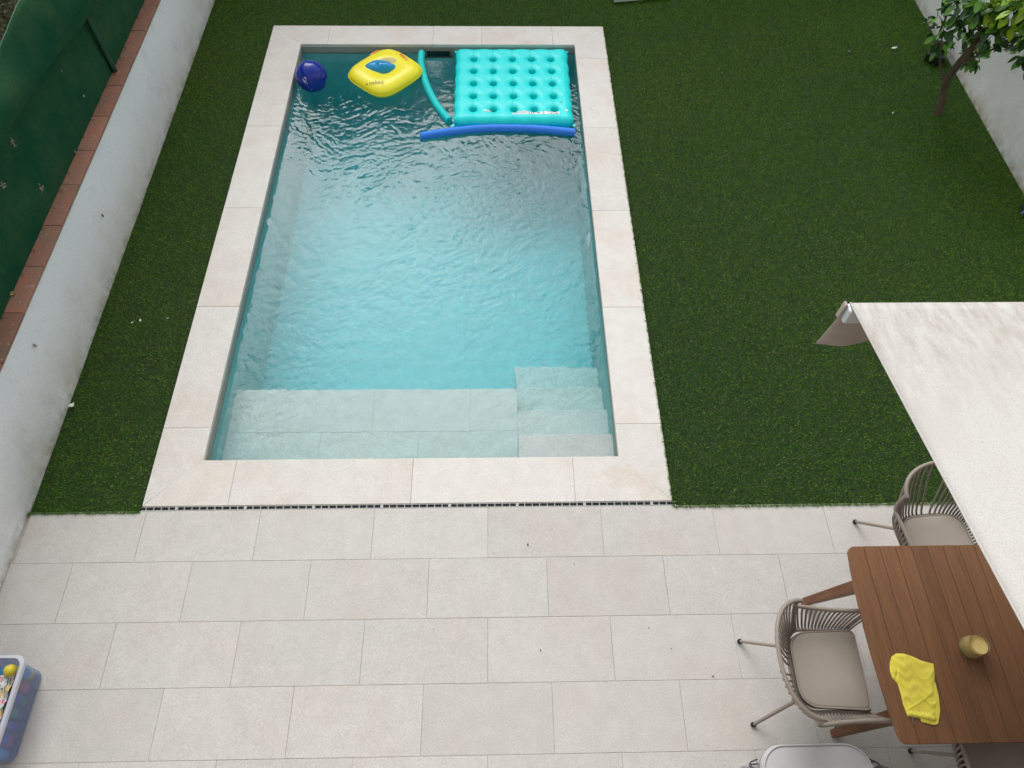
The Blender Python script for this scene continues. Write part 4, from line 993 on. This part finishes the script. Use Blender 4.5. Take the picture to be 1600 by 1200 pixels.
# foam noodles
def noodle(name, ctrl, r, m, label):
    P_ = [Vector(p) for p in ctrl]; pts = []
    Q = [P_[0] * 2 - P_[1]] + P_ + [P_[-1] * 2 - P_[-2]]
    for i in range(1, len(Q) - 2):
        for k in range(10):
            t = k / 10; a, b, c_, d_ = Q[i - 1], Q[i], Q[i + 1], Q[i + 2]
            pts.append(.5 * ((2 * b) + (c_ - a) * t + (2 * a - 5 * b + 4 * c_ - d_) * t * t + (3 * b - a - 3 * c_ + d_) * t ** 3))
    pts.append(P_[-1]); e = empty(name, tuple(P_[0]), label=label, cat='pool noodle')
    mb = MB(); n_ = 20; outer = []
    mb.tube(pts, r, n_, caps=False)
    d0 = (pts[0] - pts[1]).normalized(); d1 = (pts[-1] - pts[-2]).normalized()
    mb.tube([pts[0], pts[0] - d0 * .06], r * .32, n_, caps=False); mb.tube([pts[-1] - d1 * .06, pts[-1]], r * .32, n_, caps=False)
    mm_ = len(pts)
    off1 = mm_ * n_
    for k in range(n_):
        q_ = (k + 1) % n_
        mb.f.append((k, q_, off1 + q_, off1 + k)); mb.f.append(((mm_ - 1) * n_ + k, (mm_ - 1) * n_ + q_, off1 + 3 * n_ + q_, off1 + 3 * n_ + k))
    o = at0(obj('foam_tube', mb, m, e, smooth=True), e)
    for p, d_ in ((pts[0], d0), (pts[-1], d1)):
        at0(obj('end_hole', MB().tube([p - d_ * .045, p - d_ * .04], r * .33, 12), M['ink'], e), e)  # dark plug paints the shade deep in the hollow end
noodle('pool_noodle', [(1.400, 3.680, WL + .015), (1.681, 3.745, WL + .018), (2.075, 3.800, WL + .018), (2.538, 3.795, WL + .018), (2.985, 3.742, WL + .014)][::1], .041, M['foam_blue'], 'royal blue foam noodle lying along the near edge of the air mattress')
noodle('pool_noodle', [(1.345, 5.075, WL + .03), (1.352, 4.86, WL + .018), (1.424, 4.52, WL + .018), (1.54, 4.195, WL + .018), (1.685, 3.925, WL + .016)], .038, M['foam_aqua'], 'curved turquoise foam noodle between the baby seat and the air mattress')

# ------------------------------------------------------------------ toy box in the near left corner
M['clear_blue'] = mat('clear_plastic', (.68, .77, .96), .22, trans=.88, ior=1.2, spec=.4)
M['rim_plastic'] = mat('milky_plastic', (.72, .73, .80), .4, trans=.35, ior=1.3)
tbx = empty('toy_box', (-.86, -1.69, 0), label='milky clear plastic storage box full of coloured balls at the near left corner', cat='storage box')
def boxo(hx, hy, r, n_=6): return rrect(-hx, hx, hy, hy, r, r, n_)
def shell(levels, th):
    v = []; f = []; N_ = 24
    outs = [(boxo(hx, hy, r), z) for hx, hy, r, z in levels] + [(boxo(hx - th, hy - th, r - th), z if i else z) for i, (hx, hy, r, z) in list(enumerate(levels))[::-1]]
    outs[-1] = (outs[-1][0], outs[-1][1] + th)
    for o_, z in outs: v += [(p[0], p[1], z) for p in o_]
    for j in range(len(outs) - 1):
        for i in range(N_): k = (i + 1) % N_; f.append((j * N_ + i, j * N_ + k, (j + 1) * N_ + k, (j + 1) * N_ + i))
    f.append(tuple(range(N_ - 1, -1, -1))); f.append(tuple((len(outs) - 1) * N_ + i for i in range(N_)))
    return MB().add(v, f)
obj('box_body', shell([(.172, .245, .05, .004), (.184, .257, .05, .012), (.204, .272, .05, .255), (.206, .274, .05, .285)], .0025), M['clear_blue'], tbx, smooth=True)
v = []; f = []
ro, ri = boxo(.226, .293, .055, 8), boxo(.207, .275, .05, 8); N_ = 32
for (o_, z) in ((ri, .270), (ro, .268), (ro, .292), (ri, .298)): v += [(p[0], p[1], z) for p in o_]
for j in range(4):
    for i in range(N_): k = (i + 1) % N_; f.append((j * N_ + i, j * N_ + k, ((j + 1) % 4) * N_ + k, ((j + 1) % 4) * N_ + i))
obj('box_rim', MB().add(v, f), M['rim_plastic'], tbx, smooth=True)
pal = {'red': (.55, .03, .04), 'yellow': (.70, .55, .04), 'light blue': (.05, .33, .62), 'deep blue': (.02, .06, .38), 'pink': (.60, .10, .28), 'green': (.04, .28, .14)}
BM = {k: mat('ball_' + k.replace(' ', '_'), c, .4) for k, c in pal.items()}
sb = {}
def toyball(name_c, p):
    if name_c not in sb:
        mb = MB().lathe([(.0345 * math.sin(PI * j / 12) + .0002, -.0345 * math.cos(PI * j / 12)) for j in range(13)], 18); sb[name_c] = mb.mesh('toy_ball', smooth=True); sb[name_c].materials.append(BM[name_c])
    o = link('toy_ball', sb[name_c]); o.location = p
    tag(o, f'{name_c} plastic play ball inside the clear storage box', 'toy ball', name_c + ' play balls in the storage box')
seq = {0: 'yellow', 1: 'pink', 2: 'green', 3: 'deep blue', 4: 'deep blue', 5: 'pink', 6: 'light blue'}
for lay in range(3):
    for c_ in range(4):
        for r_ in range(7):
            x = -.86 + .132 - .072 * c_ + .005 * lay; y = -1.69 + .216 - .072 * r_; z = .050 + .071 * lay
            if lay == 0: x -= .012
            cl = seq[r_] if c_ == 0 else random.choice(list(pal))
            if c_ == 0 and lay == 1: cl = ['light blue', 'red', 'deep blue', 'green', 'deep blue', 'deep blue', 'light blue'][r_]
            if c_ == 0 and lay == 2: cl = ['yellow', 'red', 'deep blue', 'green', 'light blue', 'deep blue', 'pink'][r_]
            toyball(cl, (x + random.uniform(-.003, .003), y + random.uniform(-.003, .003), z + random.uniform(0, .004)))
toyball('yellow', (-.72, -1.478, .262))
# printed net bag lying on top of the balls
pn = bpy.data.materials.new('toy_print'); pn.use_nodes = True; n, l = pn.node_tree.nodes, pn.node_tree.links; p = n['Principled BSDF']; p.inputs['Roughness'].default_value = .5
tcn = n.new('ShaderNodeTexCoord'); vo = n.new('ShaderNodeTexNoise'); vo.inputs['Scale'].default_value = 9; vo.inputs['Detail'].default_value = 4; cr = n.new('ShaderNodeValToRGB'); cr.color_ramp.interpolation = 'CONSTANT'
l.new(tcn.outputs['Object'], vo.inputs['Vector']); l.new(vo.outputs['Fac'], cr.inputs[0])
for pos, c_ in ((0, (.55, .12, .08)), (.38, (.70, .62, .60)), (.46, (.70, .45, .10)), (.52, (.12, .20, .12)), (.56, (.62, .60, .62)), (.62, (.62, .10, .14))):
    e = cr.color_ramp.elements.new(pos) if pos else cr.color_ramp.elements[0]; e.position = pos; e.color = (*c_, 1)
cr.color_ramp.elements[-1].color = (.62, .10, .14, 1)
wv = n.new('ShaderNodeTexWave'); wv.inputs['Scale'].default_value = 22; wv.inputs['Distortion'].default_value = 3; l.new(tcn.outputs['Object'], wv.inputs['Vector'])
mxx = n.new('ShaderNodeMix'); mxx.data_type = 'RGBA'; mxx.blend_type = 'MIX'; mrr = n.new('ShaderNodeMapRange'); mrr.inputs[1].default_value = .75; mrr.inputs[2].default_value = .9; l.new(wv.outputs['Fac'], mrr.inputs[0]); l.new(mrr.outputs[0], mxx.inputs[0])
l.new(cr.outputs[0], mxx.inputs[6]); mxx.inputs[7].default_value = (.66, .62, .64, 1); l.new(mxx.outputs[2], p.inputs['Base Color'])
v = []; f = []; q_n = 34
for j in range(q_n + 1):
    for i in range(q_n + 1):
        x = -.86 - .17 + .335 * i / q_n; y = -1.69 - .24 + .43 * j / q_n; v.append((x, y, .245 + .010 * math.sin(x * 60 + y * 30) * math.sin(y * 44) + .006 * math.sin(x * 120 - y * 70)))
for j in range(q_n):
    for i in range(q_n): a = j * (q_n + 1) + i; f.append((a, a + 1, a + q_n + 2, a + q_n + 1))
pb = obj('printed_bag', MB().add(v, f), pn, smooth=True); tag(pb, 'crumpled colourful printed bag lying on the balls in the storage box', 'bag')
so = pb.modifiers.new('thickness', 'SOLIDIFY'); so.thickness = .0015

# ------------------------------------------------------------------ citrus tree by the right wall
def leafmat(name, a, b):
    m = mat(name, a, .34, var=b, scale=9, spec=.5, obj_var=.22); return m
M['leaf_d'] = leafmat('leaf_dark', (.018, .068, .010), (.030, .095, .014)); M['leaf_m'] = leafmat('leaf_mid', (.08, .22, .02), (.12, .28, .025)); M['leaf_l'] = leafmat('leaf_young', (.30, .50, .03), (.42, .62, .05))
ct = empty('citrus_tree', (6.81, 3.96, 0), label='small leafy citrus tree with a leaning forked trunk beside the right wall', cat='tree')
trunk_pts = [(6.81, 3.96, -.03), (6.80, 3.97, .10), (6.735, 3.985, .28), (6.70, 3.96, .42), (6.70, 3.93, .60), (6.70, 3.88, .78), (6.705, 3.84, .95), (6.72, 3.80, 1.20)]
at0(obj('trunk', MB().tube(trunk_pts, [.042, .038, .036, .037, .036, .031, .025, .014], 10), M['bark'], ct, smooth=True), ct)
limbs = [[(6.715, 3.975, .33), (6.60, 4.03, .48), (6.545, 4.10, .62), (6.50, 4.15, .80)], [(6.70, 3.93, .58), (6.84, 3.85, .75), (6.93, 3.75, .95), (6.98, 3.62, 1.2)], [(6.70, 3.90, .72), (6.62, 3.80, .95), (6.56, 3.70, 1.2)],
         [(6.71, 3.85, .92), (6.86, 3.72, 1.1), (6.95, 3.55, 1.35)], [(6.72, 3.82, 1.1), (6.66, 3.62, 1.3), (6.60, 3.48, 1.5)], [(6.70, 3.93, .55), (6.82, 3.99, .60), (6.87, 3.98, .62)], [(6.70, 3.88, .78), (6.66, 4.1, .95), (6.72, 4.35, 1.15)]]
for lb in limbs: at0(obj('limb', MB().tube(lb, [.017] + [.011] * (len(lb) - 2) + [.005], 7), M['bark'], ct, smooth=True), ct)
def leaf_mesh():
    v = [(0, 0, 0)]; f = []; n_ = 5; prof = [(.18, .16), (.40, .25), (.62, .235), (.84, .13), (1.0, .0)]
    ctr = [0]
    for (a, w_) in prof:
        z = -.12 * a * a
        v += [(a, w_, z + w_ * .22), (a, 0, z), (a, -w_, z + w_ * .22)]
    f += [(0, 2, 1), (0, 3, 2)]
    for i in range(4): a = 1 + 3 * i; f += [(a, a + 1, a + 4, a + 3), (a + 1, a + 2, a + 5, a + 4)]
    return v, f
lv, lf = leaf_mesh()
leaf_me = {}
for k in ('leaf_d', 'leaf_m', 'leaf_l'):
    me = bpy.data.meshes.new('leaf'); me.from_pydata(lv, [], lf); me.materials.append(M[k])
    for p_ in me.polygons: p_.use_smooth = True
    leaf_me[k] = me
rl = random.Random(4)
clusters = [  # centre, radius, count, palette weights (dark, mid, young), leaf length
    ((6.50, 4.17, .82), .16, 20, (8, 2, 0), .075), ((6.56, 3.98, .95), .15, 20, (8, 2, 0), .08), ((6.54, 4.12, .66), .09, 10, (5, 5, 0), .07),
    ((6.60, 4.10, 1.02), .16, 22, (7, 3, 0), .085), ((6.62, 3.95, 1.12), .14, 18, (6, 4, 0), .09), ((6.76, 3.78, 1.15), .14, 20, (2, 5, 5), .10),
    ((6.62, 4.45, 1.0), .16, 24, (8, 2, 0), .08), ((6.62, 4.30, 1.15), .20, 22, (7, 3, 0), .085),
    ((6.86, 3.98, .60), .075, 14, (5, 5, 1), .085), ((6.80, 3.99, .68), .05, 6, (3, 6, 2), .08),
    ((6.70, 3.75, .98), .13, 18, (6, 4, 0), .09), ((6.84, 3.86, .88), .12, 16, (6, 4, 0), .09),
    ((6.66, 3.74, 1.32), .16, 26, (1, 6, 5), .105), ((6.48, 3.78, 1.28), .14, 20, (4, 6, 1), .095), ((6.46, 4.0, 1.15), .16, 18, (6, 4, 0), .09),
    ((6.70, 3.48, 1.42), .15, 26, (1, 5, 6), .105), ((6.56, 3.50, 1.58), .14, 22, (1, 4, 7), .105), ((6.88, 3.50, 1.28), .15, 24, (2, 6, 3), .105),
    ((6.98, 3.62, 1.05), .12, 18, (6, 4, 1), .11), ((7.06, 3.66, .86), .09, 10, (8, 3, 0), .12), ((7.10, 3.46, .98), .09, 10, (6, 5, 0), .12),
    ((6.95, 3.30, 1.25), .15, 22, (3, 6, 2), .11), ((7.06, 3.34, 1.02), .08, 7, (3, 7, 0), .12), ((6.80, 3.95, 1.3), .16, 20, (5, 5, 1), .09), ((6.62, 3.62, 1.72), .15, 14, (1, 5, 5), .10)]
nleaf = 0
for (c_, r_, cnt, wts, ln) in clusters:
    for _ in range(int(cnt * 2.3)):
        d = Vector((rl.gauss(0, 1), rl.gauss(0, 1), rl.gauss(0, .8))).normalized() * r_ * rl.uniform(.25, 1.05); p_ = Vector(c_) + d
        if p_.x > 7.2: p_.x = 7.19
        kk = rl.choices(('leaf_d', 'leaf_m', 'leaf_l'), wts)[0]
        direc = (d.normalized() + Vector((rl.gauss(0, .5), rl.gauss(0, .5), rl.gauss(-.35, .4)))).normalized()
        q_ = direc.to_track_quat('X', 'Z').to_matrix(); tw = Matrix.Rotation(rl.gauss(0, .5), 3, 'X'); s_ = ln * rl.uniform(.75, 1.25) * 1.15
        R3 = q_ @ tw
        o = bpy.data.objects.new('leaf', leaf_me[kk]); COL.objects.link(o); o.parent = ct
        o.matrix_local = Matrix.Translation(p_ - Vector((6.81, 3.96, 0))) @ R3.to_4x4() @ Matrix.Diagonal((s_, s_, s_, 1)); nleaf += 1
print('leaves', nleaf)
for (c_, r_, *_r) in clusters[::2]:
    base_ = min((Vector(p) for lb in limbs for p in lb), key=lambda q: (q - Vector(c_)).length)
    at0(obj('twig', MB().tube([base_, base_.lerp(Vector(c_), .6) + Vector((0, 0, .02)), Vector(c_)], [.006, .004, .002], 5), M['bark'], ct), ct)

# black dustpan on a stick leaning on the right wall
dp = empty('dustpan', (7.05, 4.86, 0), label='black long-handled dustpan standing on the turf behind the citrus tree', cat='dustpan')
at0(obj('pan', MB().prism([(6.93, 4.83), (7.10, 4.73), (7.19, 4.90), (7.05, 5.0)], .005, .10), M['black'], dp, bevel=.015, seg=2), dp)
at0(obj('hood', MB().prism([(6.97, 4.90), (7.12, 4.82), (7.19, 4.92), (7.06, 4.99)], .101, .17), M['black'], dp, bevel=.02, seg=2), dp)
at0(obj('stick', MB().tube([(7.02, 4.90, .10), (6.99, 4.91, .30), (6.975, 4.93, .52)], .011, 8), M['black'], dp, smooth=True), dp)
# grey slab at the far edge
M['slate'] = mat('grey_slab', (.10, .125, .12), .5, var=(.07, .09, .09), scale=9); M['slab_edge'] = mat('pale_edge', (.42, .50, .44), .4)
sl = empty('board', (3.8, 6.2, 0), label='grey rectangular board with a pale edge lying on the turf beyond the pool', cat='board')
a = math.radians(9); ux, uy = math.cos(a), math.sin(a); P0 = Vector((3.585, 5.965, 0))
def bp_(u, w): return (P0.x + ux * u - uy * w, P0.y + uy * u + ux * w)
at0(obj('panel', MB().prism([bp_(0, 0), bp_(.7, 0), bp_(.7, .5), bp_(0, .5)], .006, .03), M['slate'], sl, bevel=.002), sl)
at0(obj('edge_strip', MB().prism([bp_(0, -.007), bp_(.7, -.007), bp_(.7, -.0005), bp_(0, -.0005)], .006, .032), M['slab_edge'], sl), sl)
# dark thing with a blue-white print at the right edge
sb_ = empty('sandal', (7.17, 2.52, 0), label='dark navy sandal with a pale patterned strap at the foot of the right wall', cat='sandal')
M['navy'] = mat('navy_rubber', (.01, .012, .035), .5); M['pale_print'] = mat('pale_blue_print', (.25, .27, .50), .5, var=(.03, .03, .12), scale=40, amount=(.45, .55))
def sole(n_=16): return [(.045 * math.cos(2 * PI * i / n_) * (1 + .15 * math.sin(2 * PI * i / n_)), .12 * math.sin(2 * PI * i / n_)) for i in range(n_)]
mb = MB().prism([(7.16 + p[0] * .8 + p[1] * .3, 2.535 + p[1] * .9) for p in sole()], .0, .03); at0(obj('sole', mb, M['navy'], sb_, bevel=.006), sb_)
at0(obj('strap', MB().tube([(7.095, 2.47, .012), (7.115, 2.475, .055), (7.15, 2.49, .07), (7.185, 2.50, .05), (7.20, 2.51, .012)], .017, 8), M['pale_print'], sb_, smooth=True), sb_)

# ------------------------------------------------------------------ fallen bits
M['petal'] = mat('petal', (.72, .72, .62), .7); M['twig_grey'] = mat('dry_twig', (.30, .265, .21), .9)
M['dryleaf'] = mat('dry_leaf', (.24, .15, .07), .8, var=(.14, .09, .045), scale=60); M['snail'] = mat('snail_shell', (.03, .025, .02), .4)
def bit(name, p, size, m, label, cat, group, rot=None, thick=.002):
    r_ = random.Random(hash((round(p[0] * 100), round(p[1] * 100))) & 0xffff); n_ = 9; top = []; bot = []
    for i in range(n_):
        a = 2 * PI * i / n_; rr = size * r_.uniform(.55, 1.1); x, y = rr * math.cos(a), rr * .55 * math.sin(a); z = size * .35 * r_.uniform(-.4, 1)
        top.append((x, y, z + thick)); bot.append((x, y, z))
    v = top + bot + [(0, 0, size * .2 + thick), (0, 0, size * .2)]
    f = [(i, (i + 1) % n_, 2 * n_) for i in range(n_)] + [(n_ + (i + 1) % n_, n_ + i, 2 * n_ + 1) for i in range(n_)] + [(i, n_ + i, n_ + (i + 1) % n_, (i + 1) % n_) for i in range(n_)]
    o = obj(name, MB().add(v, f), m, loc=p, rot=rot or (r_.uniform(-.3, .3), r_.uniform(-.3, .3), r_.uniform(0, 6)), smooth=True)
    return tag(o, label, cat, group)
GT = 'white petals scattered on the turf'
for (x, y, s_, lb) in ((6.69, 5.08, .035, 'largest white petal on the far right turf, left of the dustpan'), (6.32, 3.94, .016, 'small white petal on the turf left of the tree trunk'), (6.15, 5.01, .012, 'tiny white petal on the turf left of the largest petal'),
                       (-.84, 1.27, .013, 'leftmost tiny petal on the turf strip between left wall and pool'), (-.78, 1.29, .015, 'middle tiny petal on the turf strip between left wall and pool'), (-.56, 1.31, .010, 'rightmost tiny petal on the turf strip between left wall and pool'),
                       (6.95, 4.21, .013, 'white petal on the turf right of the tree foot')):
    bit('petal', (x, y, .004), s_, M['petal'], lb, 'petal', GT)
bit('dry_leaf', (-1.085, .48, .012), .035, M['petal'], 'pale curled leaf caught between the left wall and the turf', 'leaf', None)
for (x, y, s_, lb) in ((2.43, -1.36, .014, 'curled brown leaf bit on the patio, nearest the middle of the third tile row'), (3.51, -1.53, .014, 'brown leaf bit on the patio left of the armchair foot'), (3.14, -1.23, .010, 'dark speck of leaf on the patio below the second tile row'), (2.37, -.66, .020, 'thin brown leaf scrap on the first tile row before the drain'),
                       (2.13, -.72, .009, 'tiny dark leaf crumb on the first tile row left of the thin scrap'), (2.68, -.80, .010, 'dark leaf crumb on the second tile row'), (3.27, -1.36, .009, 'small dark crumb on the third tile row, left of the chair feet'), (4.03, -1.93, .007, 'black crumb on the tiles beside the rearmost chair foot')):
    bit('leaf_bit', (x, y, .003), s_ * .6, M['dryleaf'], lb, 'leaf bit', 'leaf bits on the patio')
bit('snail', (-1.118, 2.067, .421), .017, M['snail'], 'small dark snail stuck to the face of the left white wall', 'snail', None, rot=(0, PI / 2, .4), thick=.008)
bit('dry_leaf', (-1.120, .649, .563), .028, M['dryleaf'], 'brown dry leaf stuck to the face of the left white wall', 'leaf', None, rot=(0, PI / 2, .8))
nb_ = [((1.91, 1.25), 'cluster of dry twigs on the net near the left edge of view'), ((1.84, .93), 'clump of dry twigs low on the net just above the wall tiles'), ((1.56, 1.19), 'clump of dry bits on the net cut by the left edge of view'), ((2.57, 1.46), 'tan twig bundle lodged under the fold of the net'), ((2.80, 1.45), 'pale tan leaf on the net just below the fold')]
for (y, z), lb in nb_:
    t_ = (z - .775) / (1.46 - .775) * .62; q_ = net_pt(y, min(.61, t_)); v = []; mb = MB()
    for k in range(9 if 'leaf' not in lb else 3):
        a = random.uniform(0, 6.28); r1 = random.uniform(.007, .020); c_ = Vector((q_[0] + .008, q_[1] + random.uniform(-.02, .02), q_[2] + random.uniform(-.025, .025))); d_ = Vector((.002, math.cos(a) * r1, math.sin(a) * r1))
        mb.tube([c_ - d_, c_ + d_ + Vector((random.uniform(0, .006), 0, 0))], random.uniform(.002, .0045), 5)
    tag(obj('twig_clump', mb, M['twig_grey']), lb, 'twigs', 'dry bits caught on the net')
for i, ((y, z), lb) in enumerate((((2.39, .81), 'larger white petal on the net above the wall tiles'), ((2.91, .95), 'small white petal stuck halfway up the net near the post'), ((2.85, 1.22), 'small pale petal high on the net left of the post'))):
    q_ = net_pt(y, (z - .775) / (1.46 - .775) * .62); bit('petal', (q_[0] + .008, q_[1], q_[2]), .011, M['petal'], lb, 'petal', None, rot=(0, PI / 2, .5))
for (y, lb) in ((.93, 'curled yellow leaf on the red wall tiles'),):
    bit('dry_leaf', (-1.25, y, .797), .035, mat('yellow_leaf', (.55, .40, .20), .7), lb + ' at the left edge of view', 'leaf', None)
